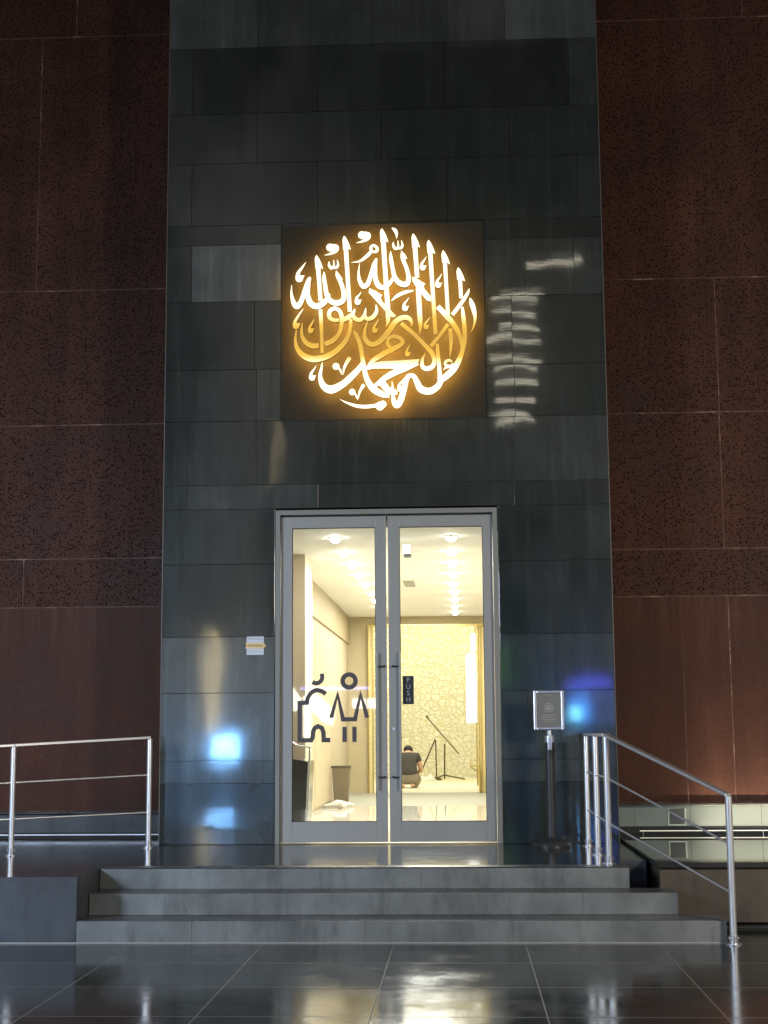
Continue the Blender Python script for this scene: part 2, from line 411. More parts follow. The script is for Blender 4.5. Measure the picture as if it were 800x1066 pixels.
# ================================================================== CALLIGRAPHY SIGN
def U(X, Y):   # tracing units (8 per photo pixel, from pixel 300,230) -> metres on the wall
    px = 300+X/8; py = 230+Y/8
    x, z = -.0065+.008954*(px-400)-.0000667*(py-330), 4.823-.00921*(py-330)-.00019*(px-400)   # measured on the plane y = -.03
    k = (13.6245-.145)/(13.6245-.03)
    return (.6665+(x-.6665)*k, .9915+(z-.9915)*k)
sign = thing('calligraphy_sign', (0, -.03, 4.76), 'glowing round gold Arabic calligraphy mounted high above the door', 'sign')
MB().box(-.966, .934, -.006, -.003, 3.848, 5.722).build('backing_panel', PANEL, sign, bevel=.002)
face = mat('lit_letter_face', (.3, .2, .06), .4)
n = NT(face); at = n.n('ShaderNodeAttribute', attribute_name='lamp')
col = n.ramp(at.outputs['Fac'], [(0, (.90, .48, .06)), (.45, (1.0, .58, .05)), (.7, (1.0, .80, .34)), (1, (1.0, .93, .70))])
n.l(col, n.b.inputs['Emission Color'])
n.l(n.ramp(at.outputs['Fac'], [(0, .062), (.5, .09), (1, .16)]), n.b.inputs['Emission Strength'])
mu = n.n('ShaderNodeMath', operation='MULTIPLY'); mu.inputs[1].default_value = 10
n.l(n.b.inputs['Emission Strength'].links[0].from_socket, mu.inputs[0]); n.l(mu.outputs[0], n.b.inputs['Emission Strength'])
side = mat('letter_return_bronze', (.25, .13, .03), .5, emit=(1, .45, .06), es=.10)
halo = mat('letter_halo_light', (.8, .5, .2), .5, emit=(1, .50, .09), es=34)
cnt = [0]
def catmull(P, k=7):
    if len(P) < 3: return [tuple(P[0][i]+(P[1][i]-P[0][i])*t/k for i in range(3)) for t in range(k+1)]
    Q = [tuple(2*P[0][i]-P[1][i] for i in range(3))]+list(P)+[tuple(2*P[-1][i]-P[-2][i] for i in range(3))]
    o = []
    for i in range(1, len(Q)-2):
        for s in range(k):
            t = s/k
            o.append(tuple(.5*((2*Q[i][j])+(-Q[i-1][j]+Q[i+1][j])*t+(2*Q[i-1][j]-5*Q[i][j]+4*Q[i+1][j]-Q[i+2][j])*t*t+(-Q[i-1][j]+3*Q[i][j]-3*Q[i+1][j]+Q[i+2][j])*t**3) for j in range(3)))
    o.append(tuple(P[-1])); return o
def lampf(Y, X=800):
    # emission painted by height: a dim golden band across the middle
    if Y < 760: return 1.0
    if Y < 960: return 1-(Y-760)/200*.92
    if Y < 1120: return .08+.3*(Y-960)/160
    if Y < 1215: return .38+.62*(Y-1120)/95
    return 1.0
class Letter:
    def __init__(s): s.mb = MB(); s.lv = []; cnt[0] += 1; s.off = (cnt[0] % 40)*.0009; s.k = 0
    def _y(s): s.k += 1; return -.131-s.off-s.k*.00022
    def prism(s, pts):      # pts in units, any winding
        y = s._y(); n_ = len(pts); P = [U(*p) for p in pts]
        v = [(x, y, z) for x, z in P]+[(x, -.120+s.k*.0002, z) for x, z in P]
        s.mb.cur = 0; s.mb.add(v, [tuple(range(n_))]); s.mb.f[-1] = s.mb.f[-1]
        o = len(s.mb.v)-2*n_
        s.mb.cur = 2; s.mb.f.append([o+n_+i for i in reversed(range(n_))]); s.mb.mi.append(2); s.mb.tone.append(.5)
        for i in range(n_):
            j = (i+1) % n_; s.mb.f.append([o+i, o+j, o+n_+j, o+n_+i]); s.mb.mi.append(1); s.mb.tone.append(.5)
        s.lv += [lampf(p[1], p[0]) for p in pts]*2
        return s
    def stroke(s, P, smooth=True, wk=1.0):
        Q = catmull(P) if smooth else list(P)
        y = s._y(); L = []; Rr = []
        for i, (X, Y, w_) in enumerate(Q):
            a = Q[max(0, i-1)]; b_ = Q[min(len(Q)-1, i+1)]
            dx, dy = b_[0]-a[0], b_[1]-a[1]; d = math.hypot(dx, dy) or 1
            nx, ny = -dy/d, dx/d; w_ = max(w_*.90, 1.5)*wk/2
            L.append((X+nx*w_, Y+ny*w_)); Rr.append((X-nx*w_, Y-ny*w_))
        n_ = len(Q); o = len(s.mb.v); bk_ = -.120+s.k*.0002
        for yy in (y, bk_):
            for A in (L, Rr):
                for p in A: x, z = U(*p); s.mb.v.append((x, yy, z))
        def F(f, m_): s.mb.f.append([o+i for i in f]); s.mb.mi.append(m_); s.mb.tone.append(.5)
        for i in range(n_-1):
            F((i, i+1, n_+i+1, n_+i), 0); F((2*n_+i, 3*n_+i, 3*n_+i+1, 2*n_+i+1), 2)
            F((i, 2*n_+i, 2*n_+i+1, i+1), 1); F((n_+i, n_+i+1, 3*n_+i+1, 3*n_+i), 1)
        F((0, n_, 3*n_, 2*n_), 1); F((n_-1, 3*n_-1, 4*n_-1, 2*n_-1), 1)
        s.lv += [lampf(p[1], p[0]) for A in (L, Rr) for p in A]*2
        return s
    def disc(s, X, Y, r, n_=20, ry=None):
        ry = ry or r
        return s.prism([(X+r*math.cos(2*math.pi*k/n_), Y+ry*math.sin(2*math.pi*k/n_)) for k in range(n_)])
    def done(s, name='letter'):
        me = bpy.data.meshes.new(name); me.from_pydata(s.mb.v, [], s.mb.f)
        for m_ in (face, side, halo): me.materials.append(m_)
        me.polygons.foreach_set('material_index', s.mb.mi)
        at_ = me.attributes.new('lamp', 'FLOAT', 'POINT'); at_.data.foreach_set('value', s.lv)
        o = bpy.data.objects.new(name, me); C.objects.link(o); o.parent = sign
        o.matrix_parent_inverse = sign.matrix_world.inverted(); return o

def alif(tx, ty, bx, by, w_=38, tip=None, f=1.0):
    L = Letter(); d = w_/2
    # head: pointed top, left bulge, flag to the right with a notch
    x1 = tx-2; sy = ty+112*f
    L.prism([(tx, ty), (tx+18, ty+24), (tx+36, ty+60), (tx+54, ty+112), (tx+51, ty+120), (tx+36, ty+106), (tx+34, sy+6), (x1-8+0, sy+6), (tx-14, ty+62), (tx-16, ty+36), (tx-9, ty+10)])
    cx = tx+13
    P = [(cx, sy+2, w_+3), (cx+(bx-cx)*.5, sy+(by-sy)*.5, w_), (bx, by, w_ if tip is None else w_)]
    if tip: P.append(tip)
    L.stroke(P, smooth=bool(tip)); return L.done()
alif(237, 285, 272, 672, 38, f=.95)
alif(470, 122, 518, 762, 38)
alif(785, 60, 838, 800, 42, (822, 892, 4))
alif(1050, 105, 1081, 478, 40)
alif(1178, 160, 1232, 952, 36, f=.95)
alif(1300, 248, 1336, 788, 34, f=.9)
alif(1425, 392, 1446, 652, 34, f=.9)
St = lambda *P, sm=True, nm='letter': Letter().stroke(P, sm).done(nm)
St((272, 745, 34), (281, 900, 34), (289, 1108, 28))
St((1089, 565, 44), (1102, 800, 44), (1107, 880, 32), (1101, 952, 3))
St((1354, 905, 36), (1360, 1020, 32), (1350, 1142, 3))
# big right curve and the base line to the left (ilah)
Letter().stroke([(1455, 725, 22), (1463, 800, 36), (1472, 900, 38), (1472, 990, 38), (1455, 1080, 38), (1425, 1165, 46), (1375, 1245, 58), (1310, 1305, 56), (1255, 1335, 60)]
   ).stroke([(1447, 1032, 30), (1457, 1100, 36), (1466, 1220, 42), (1275, 1330, 42)][:0] or [(1245, 1030, 28), (1252, 1130, 34), (1262, 1240, 36), (1268, 1350, 40)]
   ).stroke([(1275, 1335, 50), (1245, 1385, 55), (1180, 1422, 62), (1110, 1405, 64), (1075, 1345, 52), (1050, 1300, 42), (1010, 1298, 44), (985, 1340, 48), (965, 1420, 54), (935, 1510, 56), (905, 1535, 60), (882, 1490, 40), (876, 1400, 22), (870, 1338, 4)]).done()
St((1518, 650, 8), (1532, 690, 42), (1550, 750, 42), (1560, 820, 26), (1548, 885, 14), (1525, 936, 2))
# lam-alif, right
St((1252, 722, 46), (1320, 795, 50), (1385, 875, 46), (1430, 960, 38), (1446, 1030, 24), (1440, 1090, 3))
St((1515, 572, 4), (1498, 615, 28), (1450, 690, 34), (1372, 792, 36), sm=True)
St((1336, 868, 32), (1270, 960, 30), (1192, 1052, 34), sm=False)
Letter().stroke([(945, 862, 36), (1050, 950, 38), (1145, 1045, 38), (1200, 1108, 44), (1220, 1165, 36), (1208, 1215, 42), (1165, 1238, 44), (1125, 1222, 38), (1122, 1165, 26), (1148, 1108, 4)]).done()
Letter().prism([(1038, 472), (1085, 492), (1152, 535), (1135, 548), (1140, 572), (1195, 640), (1192, 682), (1160, 670), (1100, 600), (1045, 520)]).done()
# lam-alif, left
Letter().prism([(682, 570), (730, 590), (792, 630), (776, 645), (790, 680), (905, 802), (880, 815), (850, 800), (735, 672), (676, 606)]).done()
# ra
St((668, 845, 4), (645, 915, 22), (645, 985, 38), (690, 1035, 46), (760, 1020, 46), (840, 935, 50), (900, 850, 48), (965, 815, 46), (1015, 825, 40), (1035, 862, 22), (1028, 888, 6))
# meem head and haa band of the middle word
Letter().stroke([(872, 1116, 4), (862, 1075, 26), (838, 1040, 30), (836, 1000, 30), (870, 974, 34), (925, 980, 36), (960, 1015, 34), (930, 1050, 40), (870, 1080, 48), (790, 1122, 48), (715, 1170, 40), (665, 1228, 20)]
   ).done()
Letter().prism([(655, 1225), (720, 1190), (800, 1178), (900, 1174), (1100, 1160), (1072, 1216), (900, 1240), (800, 1238), (720, 1240), (662, 1250)]
   ).stroke([(1085, 1190, 44), (980, 1232, 62), (890, 1272, 58), (810, 1318, 50), (755, 1362, 40), (722, 1385, 30)]
   ).prism([(800, 1290), (815, 1345), (850, 1390), (900, 1408), (915, 1425), (914, 1455), (850, 1452), (800, 1418), (765, 1372)]).done()
Letter().stroke([(550, 922, 6), (575, 965, 36), (605, 1040, 38), (622, 1130, 38), (640, 1240, 42), (665, 1330, 48), (715, 1405, 62), (790, 1450, 54), (850, 1462, 40)]).done()
Letter().stroke([(637, 1165, 22), (605, 1228, 46), (540, 1300, 58), (460, 1370, 62), (370, 1412, 74), (305, 1385, 60), (275, 1310, 38), (285, 1230, 20), (292, 1188, 8)]).done()
# Allah, left
Letter().stroke([(30, 543, 4), (30, 620, 22), (50, 695, 44), (80, 722, 52), (115, 672, 44), (140, 590, 38), (172, 508, 42), (186, 476, 16)]
   ).stroke([(180, 480, 26), (168, 550, 40), (165, 625, 46), (190, 695, 54), (240, 722, 56), (295, 698, 52), (330, 655, 40), (345, 615, 26)]
   ).stroke([(302, 432, 6), (302, 480, 34), (312, 550, 38), (325, 620, 42), (355, 675, 48), (410, 695, 52), (460, 672, 50), (468, 610, 42), (445, 530, 38), (415, 465, 34), (405, 424, 8)]
   ).prism([(405, 424), (432, 455), (459, 498), (440, 500), (420, 480), (396, 455)]).done()
# Allah, middle
Letter().stroke([(600, 358, 3), (592, 430, 18), (598, 500, 34), (630, 555, 44), (668, 535, 44), (695, 460, 38), (722, 370, 38), (742, 318, 12)]
   ).stroke([(738, 325, 22), (730, 410, 38), (732, 490, 44), (760, 550, 50), (805, 565, 46), (850, 532, 38), (885, 480, 26)]
   ).stroke([(860, 260, 6), (862, 320, 34), (878, 410, 36), (895, 480, 42), (935, 528, 50), (990, 538, 50), (1010, 490, 42), (995, 410, 36), (960, 320, 34), (952, 258, 8)]
   ).prism([(952, 258), (980, 285), (1000, 326), (984, 326), (965, 310), (942, 290)]).done()
# waw and seen
Letter().stroke([(430, 838, 30), (385, 838, 34), (350, 815, 36), (352, 765, 38), (395, 740, 36), (435, 765, 36), (452, 815, 40), (450, 880, 36), (430, 950, 38), (375, 1010, 44), (312, 1038, 44)]
   ).done()
St((262, 1050, 44), (205, 1052, 46), (150, 1020, 42), (118, 955, 28), (122, 860, 4))
Letter().stroke([(440, 845, 36), (490, 825, 42), (540, 790, 40), (562, 745, 10)]
   ).stroke([(540, 792, 34), (570, 830, 38), (610, 835, 38), (642, 795, 30), (652, 735, 6)]
   ).stroke([(640, 800, 30), (665, 828, 34), (710, 815, 38), (742, 765, 32), (738, 710, 10)]).done()
Letter().stroke([(527, 830, 30), (524, 900, 34), (500, 985, 40), (440, 1065, 46), (350, 1130, 52), (235, 1162, 58), (145, 1140, 54), (85, 1080, 40), (66, 1000, 24), (74, 920, 10)]).done()
# short vowels and marks
def comma(tx, ty, bx, by, r):
    L = Letter(); L.disc(bx, by, r*.88)
    L.stroke([(bx-r*.55, by-r*.1, r*.9), (bx-r*.25, by-r*1.3, r*.85), (bx+(tx-bx)*.45, by+(ty-by)*.68, r*.5), (tx, ty, 2)])
    L.prism([(bx, by-r*.6), (bx+r*1.25, by-r*.75), (bx+r*.8, by+r*.1)])
    L.done('vowel_mark')
for a in ((150, 350, 95, 490, 36), (615, 600, 585, 688, 28), (1160, 305, 1128, 402, 27), (1288, 450, 1256, 548, 27), (1013, 648, 980, 742, 27),
          (225, 830, 193, 928, 25), (762, 830, 730, 928, 25), (245, 1215, 208, 1318, 28), (1188, 815, 1155, 898, 23), (1022, 1035, 1000, 1122, 23),
          (970, 1310, 938, 1402, 28), (132, 733, 68, 880, 30)): comma(*a)
def wawmark(dx, dy):
    Letter().stroke([(302+dx, 287+dy, 3), (350+dx, 276+dy, 20), (398+dx, 248+dy, 40), (405+dx, 218+dy, 38), (370+dx, 206+dy, 34)]
      ).disc(350+dx, 222+dy, 33).done('vowel_mark')
wawmark(0, 0); wawmark(268, -104)
St((528, 350, 3), (600, 338, 20), (660, 295, 32), (695, 255, 28), (692, 225, 26), (715, 205, 24), (745, 228, 28), (738, 258, 26), (700, 258, 22), nm='vowel_mark')
def shadda(dx, dy):
    L = Letter()
    L.stroke([(343+dx, 335+dy, 6), (342+dx, 365+dy, 24), (360+dx, 392+dy, 26), (382+dx, 375+dy, 20), (380+dx, 322+dy, 6)])
    L.stroke([(380+dx, 385+dy, 22), (402+dx, 388+dy, 24), (418+dx, 365+dy, 22), (410+dx, 322+dy, 6)]); L.done('vowel_mark')
shadda(0, 5); shadda(540, -158)
St((870, 58, 10), (895, 78, 32), (908, 105, 28), (910, 150, 3), nm='vowel_mark')
St((866, 672, 10), (920, 628, 32), (985, 600, 32), (1050, 588, 12), nm='vowel_mark')
def vmark(x, y, r, f=1.0):
    Letter().disc(x, y, r).prism([(x+5, y-r*.6), (x+r*1.5, y+r*.9), (x+r*1.75, y+r*2.6), (x+r*.9, y+r*1.2)]
      ).stroke([(x+58*f, y+70*f, 4), (x+68*f, y+15*f, 22*f), (x+88*f, y-30*f, 30*f), (x+108*f, y-62*f, 38*f), (x+116*f, y-75*f, 26*f)]).done('vowel_mark')
vmark(405, 1218, 29); vmark(540, 1430, 27, .85)
Letter().stroke([(438, 1490, 2), (500, 1520, 18), (580, 1545, 30), (660, 1550, 34), (740, 1540, 34), (790, 1530, 60)]).disc(770, 1545, 36).disc(795, 1530, 30).done('vowel_mark')
Letter().stroke([(1572, 0, 1), (1573, 1, 1)][:0] or [(1368, 1182, 12), (1345, 1166, 24), (1316, 1178, 24), (1312, 1205, 22), (1345, 1214, 18)]).stroke([(1296, 1248, 3), (1320, 1225, 24), (1350, 1218, 22), (1376, 1192, 8)]).done('vowel_mark')

# ================================================================== GLASS DOOR
GLASS = bpy.data.materials.new('clear_glass'); GLASS.use_nodes = True
t = GLASS.node_tree; t.nodes.clear()
out = t.nodes.new('ShaderNodeOutputMaterial'); mx = t.nodes.new('ShaderNodeMixShader'); tr = t.nodes.new('ShaderNodeBsdfTransparent')
gl = t.nodes.new('ShaderNodeBsdfGlossy'); gl.inputs['Roughness'].default_value = .02; fre = t.nodes.new('ShaderNodeFresnel'); fre.inputs[0].default_value = 1.7
tr.inputs[0].default_value = (.96, .97, .95, 1)
t.links.new(fre.outputs[0], mx.inputs[0]); t.links.new(tr.outputs[0], mx.inputs[1]); t.links.new(gl.outputs[0], mx.inputs[2]); t.links.new(mx.outputs[0], out.inputs[0])

door = thing('glass_entrance_door', (0, .05, 0), 'double leaf glass entrance door in grey aluminium with a dark pictogram', 'door')
f_ = MB(); f_.box(-1.013, -.972, -.012, .14, .001, 3.008); f_.box(.972, 1.013, -.012, .14, .001, 3.008); f_.box(-.971, .971, -.012, .14, 2.962, 3.008)
f_.box(-.971, .971, .10, .14, 2.93, 2.961)
f_.build('door_frame', ALUF, door, bevel=.003)
MB().box(-.971, .971, .02, .12, .0045, .0095).build('threshold', mat('worn_brass_threshold', (.5, .46, .34), .35, metal=.6), door)
def leaf(xa, xb, ga, gb):
    zb, zt, g0, g1 = .016, 2.948, .194, 2.845
    m_ = MB(); m_.box(xa, ga, .03, .08, zb, zt); m_.box(gb, xb, .03, .08, zb, zt); m_.box(ga+.0005, gb-.0005, .032, .078, g1, zt-.001); m_.box(ga+.0005, gb-.0005, .032, .078, zb+.001, g0)
    l_ = m_.build('door_leaf', ALU, door, bevel=.0025)
    MB().box(ga, gb, .053, .058, g0, g1).build('glass_pane', GLASS, l_)
    s_ = MB()
    s_.box(ga, ga+.006, .044, .052, g0, g1); s_.box(gb-.006, gb, .044, .052, g0, g1); s_.box(ga+.006, gb-.006, .044, .052, g0, g0+.006); s_.box(ga+.006, gb-.006, .044, .052, g1-.006, g1)
    s_.build('glazing_seal', RUBBER, l_)
    return l_
L1 = leaf(-.967, -.003, -.865, -.102)
L2 = leaf(.014, .967, .118, .880)
def pull(x, l_, sx):
    m_ = MB(); m_.tube((x, -.005, .476), (x, -.005, 1.70), .0095); 
    h_ = m_.build('pull_handle', ALU, l_, smooth=True)
    k_ = MB()
    for z in (.587, 1.573):
        k_.tube((x, .029, z), (x, -.005, z), .008, n=10); k_.tube((x-sx*.065, .0, z), (x, .0, z), .006, n=10)
        k_.tube((x-sx*.065, .029, z), (x-sx*.065, -.002, z), .011, n=12)
    return h_, k_
for x, l_, sx in ((-.092, L1, -1), (.116, L2, 1)):
    h_, k_ = pull(x, l_, sx)
    k_.build('handle_clamp', mat('dark_clamp', (.06, .06, .065), .4, metal=.5), l_)
MB().tube((.055, .029, 1.012), (.055, .018, 1.012), .014).tube((.055, .018, 1.012), (.055, .012, 1.012), .009).build('lock_cylinder', STEEL, L2, smooth=True)
# PUSH plate
ps = MB().box(.138, .238, .046, .0515, 1.232, 1.486).build('push_plate', mat('black_plate', (.02, .02, .022), .35), L2, bevel=.003)
def text(body, x, y, z, size, m_, parent, name='lettering', align='CENTER'):
    c = bpy.data.curves.new(name, 'FONT'); c.body = body; c.size = size; c.align_x = align; c.align_y = 'CENTER'; c.extrude = .0006
    o = bpy.data.objects.new(name, c); C.objects.link(o); o.rotation_euler = (R(90), 0, 0); o.location = (x, y, z)
    bpy.context.view_layer.update()
    me = bpy.data.meshes.new_from_object(o.evaluated_get(bpy.context.evaluated_depsgraph_get())); me.transform(o.matrix_world)
    bpy.data.objects.remove(o)
    me.materials.clear(); me.materials.append(m_); return me
grey = mat('grey_letter', (.32, .32, .34), .5)
bmj = bmesh.new()
for i, ch in enumerate('PUSH'): bmj.from_mesh(text(ch, .188, .0452, 1.446-i*.058, .062, grey, ps))
me = bpy.data.meshes.new('lettering'); bmj.to_mesh(me); bmj.free(); me.materials.append(grey)
o = bpy.data.objects.new('push_lettering', me); C.objects.link(o); o.parent = L2; o.matrix_parent_inverse = L2.matrix_world.inverted()
# pictogram
def PX(X, Y): return (-.905+X/800*.870, 1.613-Y/800*.863)
pg = MB(); pk = [0]
def ribbon(P, w_, closed=False, smooth=False):
    if smooth: P = [(a, b_) for a, b_, c in catmull([(x, y, 0) for x, y in P], 8)]
    N = len(P); pk[0] += 1; y = .050-pk[0]*.0003; L = []; Rr = []
    for i, p in enumerate(P):
        a = P[(i-1) % N] if (closed or i) else None; c = P[(i+1) % N] if (closed or i < N-1) else None
        def un(u, v_): d = math.hypot(v_[0]-u[0], v_[1]-u[1]); return ((v_[0]-u[0])/d, (v_[1]-u[1])/d)
        d1 = un(a, p) if a else un(p, c); d2 = un(p, c) if c else d1
        n1 = (-d1[1], d1[0]); n2 = (-d2[1], d2[0]); mx_ = (n1[0]+n2[0], n1[1]+n2[1]); l_ = mx_[0]**2+mx_[1]**2
        k = 2/max(l_, .5); q_ = (mx_[0]*k*w_/2, mx_[1]*k*w_/2)
        L.append((p[0]+q_[0], p[1]+q_[1])); Rr.append((p[0]-q_[0], p[1]-q_[1]))
    v = []
    for yy in (y, .0525):
        for A in (L, Rr):
            for p in A: x, z = PX(*p); v.append((x, yy, z))
    f = []
    for i in range(N if closed else N-1):
        j = (i+1) % N
        f += [(i, j, N+j, N+i), (2*N+i, 3*N+i, 3*N+j, 2*N+j), (i, 2*N+i, 2*N+j, j), (N+i, N+j, 3*N+j, 3*N+i)]
    if not closed: f += [(0, N, 3*N, 2*N), (N-1, 3*N-1, 4*N-1, 2*N-1)]
    pg.add(v, f)
ribbon([(206, 160), (225, 170), (250, 171), (275, 155), (288, 128), (285, 92)], 36, smooth=True)
ribbon([(513+54*math.cos(2*math.pi*k/36), 155+54*math.sin(2*math.pi*k/36)) for k in range(36)], 38, closed=True)
arc1 = [(a, b_) for a, b_, c in catmull([(318, 262, 0), (285, 240, 0), (240, 230, 0), (198, 250, 0), (170, 290, 0), (160, 335, 0)], 8)]
arc2 = [(196, 645), (208, 620), (212, 575), (225, 545), (255, 530), (285, 545), (298, 580), (300, 644)]
ribbon(arc1+[(100, 336), (100, 645)]+arc2+[(355, 645)], 37)
ribbon([(362, 462), (417, 268), (460, 474), (562, 474), (608, 268), (662, 462)], 36)
ribbon([(474, 536), (474, 662)], 36); ribbon([(556, 536), (556, 662)], 36)
pg.build('pictogram', mat('dark_brown_vinyl', (.062, .05, .052), .5), L1)

# ------------------------------------------------------------------ sticker on the wall
st = thing('wall_notice', (-1.196, -.006, 1.77), 'small white notice with an orange band taped to the stone left of the door', 'notice')
MB().box(-1.275, -1.118, -.0085, -.004, 1.686, 1.853).build('paper', mat('white_paper', (.55, .58, .64), .6), st)
b_ = MB(); y = -.010
P = [(-1.288, 1.745), (-1.118, 1.742), (-1.098, 1.769), (-1.118, 1.795), (-1.288, 1.798), (-1.276, 1.772)]
b_.add([(x, y, z) for x, z in P]+[(x, -.0086, z) for x, z in P], [tuple(range(6)), tuple(range(11, 5, -1))]+[(i, (i+1) % 6, 6+(i+1) % 6, 6+i) for i in range(6)])
b_.build('orange_band', mat('orange_tape', (.72, .50, .22), .5), st)
ln = MB()
for i, z in enumerate((1.835, 1.825)): 
    for k in range(7): ln.box(-1.262+k*.02, -1.262+k*.02+.014, -.0095, -.0087, z, z+.004)
for k in range(9): ln.box(-1.262+k*.015, -1.262+k*.015+.010, -.0118, -.0102, 1.763, 1.778)
for k in range(6): ln.box(-1.262+k*.02, -1.262+k*.02+.014, -.0095, -.0087, 1.715, 1.719)
ln.build('printed_line', mat('faded_ink', (.28, .22, .14), .6), st)

# ================================================================== RAILINGS
def post(mb, x, y, z0, z1, r=.024):
    mb.tube((x, y, z0), (x, y, z1), r, n=18)
def flange(x, y, z0, par):
    m_ = MB(); m_.lathe((x, y, z0), [(.055, 0), (.055, .008), (.03, .012)], 20); m_.tube((x, y, z0+.012), (x, y, z0+.06), .031)
    m_.tube((x-.035, y, z0+.045), (x+.035, y, z0+.045), .007, n=8)
    return m_.build('base_flange', STEEL_T, par, smooth=True)
def railing(name, posts, label, zbase, extend=None):
    # posts: (x, y, z0, heights(top, mid, low))
    t_ = thing(name, (posts[0][0], posts[0][1], posts[0][2]), label, 'railing')
    for x, y, z0, hs in posts:
        if zbase is not None and (x, y) in zbase: continue
        m_ = MB(); post(m_, x, y, z0, hs[0]-.01); m_.build('post', STEEL, t_, smooth=True); flange(x, y, z0+.0005, t_)
    tp = MB()
    for (a, b2) in zip(posts[:-1], posts[1:]):
        A = Vector((a[0], a[1], a[3][0])); B = Vector((b2[0], b2[1], b2[3][0]))
        d = B-A; sd = Vector((-d.y, d.x, 0)).normalized()*.026
        v = []
        for P_, in ((A,), (B,)):
            for s1, zz in ((-1, -.012), (1, -.012), (1, .012), (-1, .012)): v.append(P_+sd*s1+Vector((0, 0, zz)))
        tp.add(v, [(0, 1, 2, 3), (7, 6, 5, 4), (0, 4, 5, 1), (1, 5, 6, 2), (2, 6, 7, 3), (3, 7, 4, 0)])
    tp.build('handrail', STEEL, t_, bevel=.004)
    for k in (1, 2):
        m_ = MB()
        for (a, b2) in zip(posts[:-1], posts[1:]): m_.tube((a[0], a[1], a[3][k]), (b2[0], b2[1], b2[3][k]), .0085, n=10)
        m_.build('rail', STEEL, t_, smooth=True)
    return t_
railing('handrail_fence', [(-2.081, -.339, 0, (.952, .627, .304)), (-3.062, -1.117, 0, (.899, .592, .295)), (-4.04, -1.89, 0, (.846, .557, .286)), (-5.02, -2.66, 0, (.8, .52, .27))],
        'low stainless steel railing on the platform left of the steps', None)
railing('handrail_fence', [(1.742, -.296, 0, (.952, .632, .31)), (1.74, -1.25, 0, (.952, .632, .306)), (1.748, -2.09, 0, (.952, .634, .302)), (2.478, -3.06, -.45, (.543, .215, -.109))],
        'stainless steel railing that slopes down beside the right end of the steps', None)

# ================================================================== SIGN STAND
ss = thing('sign_stand', (1.423, -.39, 0), 'black post stand holding a small silver framed notice right of the door', 'sign stand')
BLK = mat('black_painted_steel', (.03, .03, .033), .32)
MB().lathe((1.423, -.39, .0005), [(.165, 0), (.168, .02), (.155, .04), (.07, .065), (.04, .08)], 40).build('base', BLK, ss, smooth=True)
MB().tube((1.423, -.39, .04), (1.423, -.39, .90), .040, n=24).build('post', BLK, ss, smooth=True)
c_ = MB(); c_.tube((1.423, -.39, .885), (1.423, -.39, .945), .042, n=24); c_.box(1.405, 1.44, -.437, -.43, .82, .93); c_.tube((1.423, -.39, .945), (1.423, -.39, 1.0), .02, n=14)
c_.build('collar', STEEL_T, ss, smooth=False, bevel=.003)
sf = MB()
x0, x1, z0, z1 = 1.290, 1.553, .993, 1.333; fw = .026; yy0, yy1 = -.425, -.400
sf.box(x0, x0+fw, yy0, yy1, z0, z1); sf.box(x1-fw, x1, yy0, yy1, z0, z1); sf.box(x0+fw, x1-fw, yy0, yy1, z0, z0+fw); sf.box(x0+fw, x1-fw, yy0, yy1, z1-fw, z1)
fo = sf.build('sign_frame', STEEL_T, ss, bevel=.007)
MB().box(x0+fw-.002, x1-fw+.002, -.415, -.402, z0+fw-.002, z1-fw+.002).build('notice_sheet', mat('grey_print', (.16, .155, .14), .35, coat=.5), fo)
pr = MB(); cx, cz = 1.421, 1.185
for k in range(24):
    a = 2*math.pi*k/24; b2 = 2*math.pi*(k+1)/24
    pr.add([(cx+r_*math.cos(t_), -.4165, cz+r_*math.sin(t_)) for r_, t_ in ((.040, a), (.040, b2), (.034, b2), (.034, a))], [(0, 1, 2, 3)])
    pr.add([(cx+r_*math.cos(t_), -.4165, cz+r_*math.sin(t_)) for r_, t_ in ((.020+.006*(k % 3), a), (.020, b2), (.008, b2), (.008, a))], [(0, 1, 2, 3)])
for i, (z, hw) in enumerate(((1.292, .035), (1.118, .062), (1.100, .055), (1.078, .066), (1.062, .04))):
    x = cx-hw
    while x < cx+hw:
        L_ = random.uniform(.006, .016); pr.add([(x, -.4165, z), (min(x+L_, cx+hw), -.4165, z), (min(x+L_, cx+hw), -.4165, z+.007), (x, -.4165, z+.007)], [(0, 1, 2, 3)]); x += L_+.004
pr.build('printed_emblem', mat('pale_print', (.3, .3, .27), .5), fo)

# ================================================================== LOBBY AND PRAYER ROOM
WALLM = mat('beige_plaster', (.52, .44, .30), .6)
WALLB = mat('beige_back_wall', (.50, .42, .25), .6)
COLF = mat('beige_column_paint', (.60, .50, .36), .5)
COLS = mat('cream_lit_side', (.82, .78, .62), .2)
CEIL = mat('cream_ceiling', (.90, .89, .82), .7)
FLOOR = mat('polished_cream_floor', (.66, .64, .55), .06, spec=.6)
n = NT(FLOOR); n.l(n.ramp(n.noise(n.coord(), 2.5, 5), [(.3, (.76, .75, .68)), (.7, (.84, .83, .76))]), n.b.inputs['Base Color'])
CARPET = mat('pale_carpet', (.80, .76, .58), .9)
GOLD = mat('brushed_gold', (.62, .48, .16), .3, metal=.85)
ZC = 2.86
struct(MB().box(-1.6, 1.6, .96, 6.9, -.2, 0.0), 'floor', FLOOR)
struct(MB().box(-1.6, 1.6, .141, .955, -.2, 0.0015), 'floor', FLOOR)
struct(MB().box(-1.6, 1.6, 6.905, 11.25, -.2, 0.0), 'floor', mat('grey_stone_strip', (.34, .34, .28), .5))
struct(MB().box(-2.6, 2.6, 11.255, 19, -.2, .004), 'floor', CARPET)
struct(MB().box(-1.6, 1.6, .145, 11.3, ZC, 3.0), 'ceiling', CEIL)
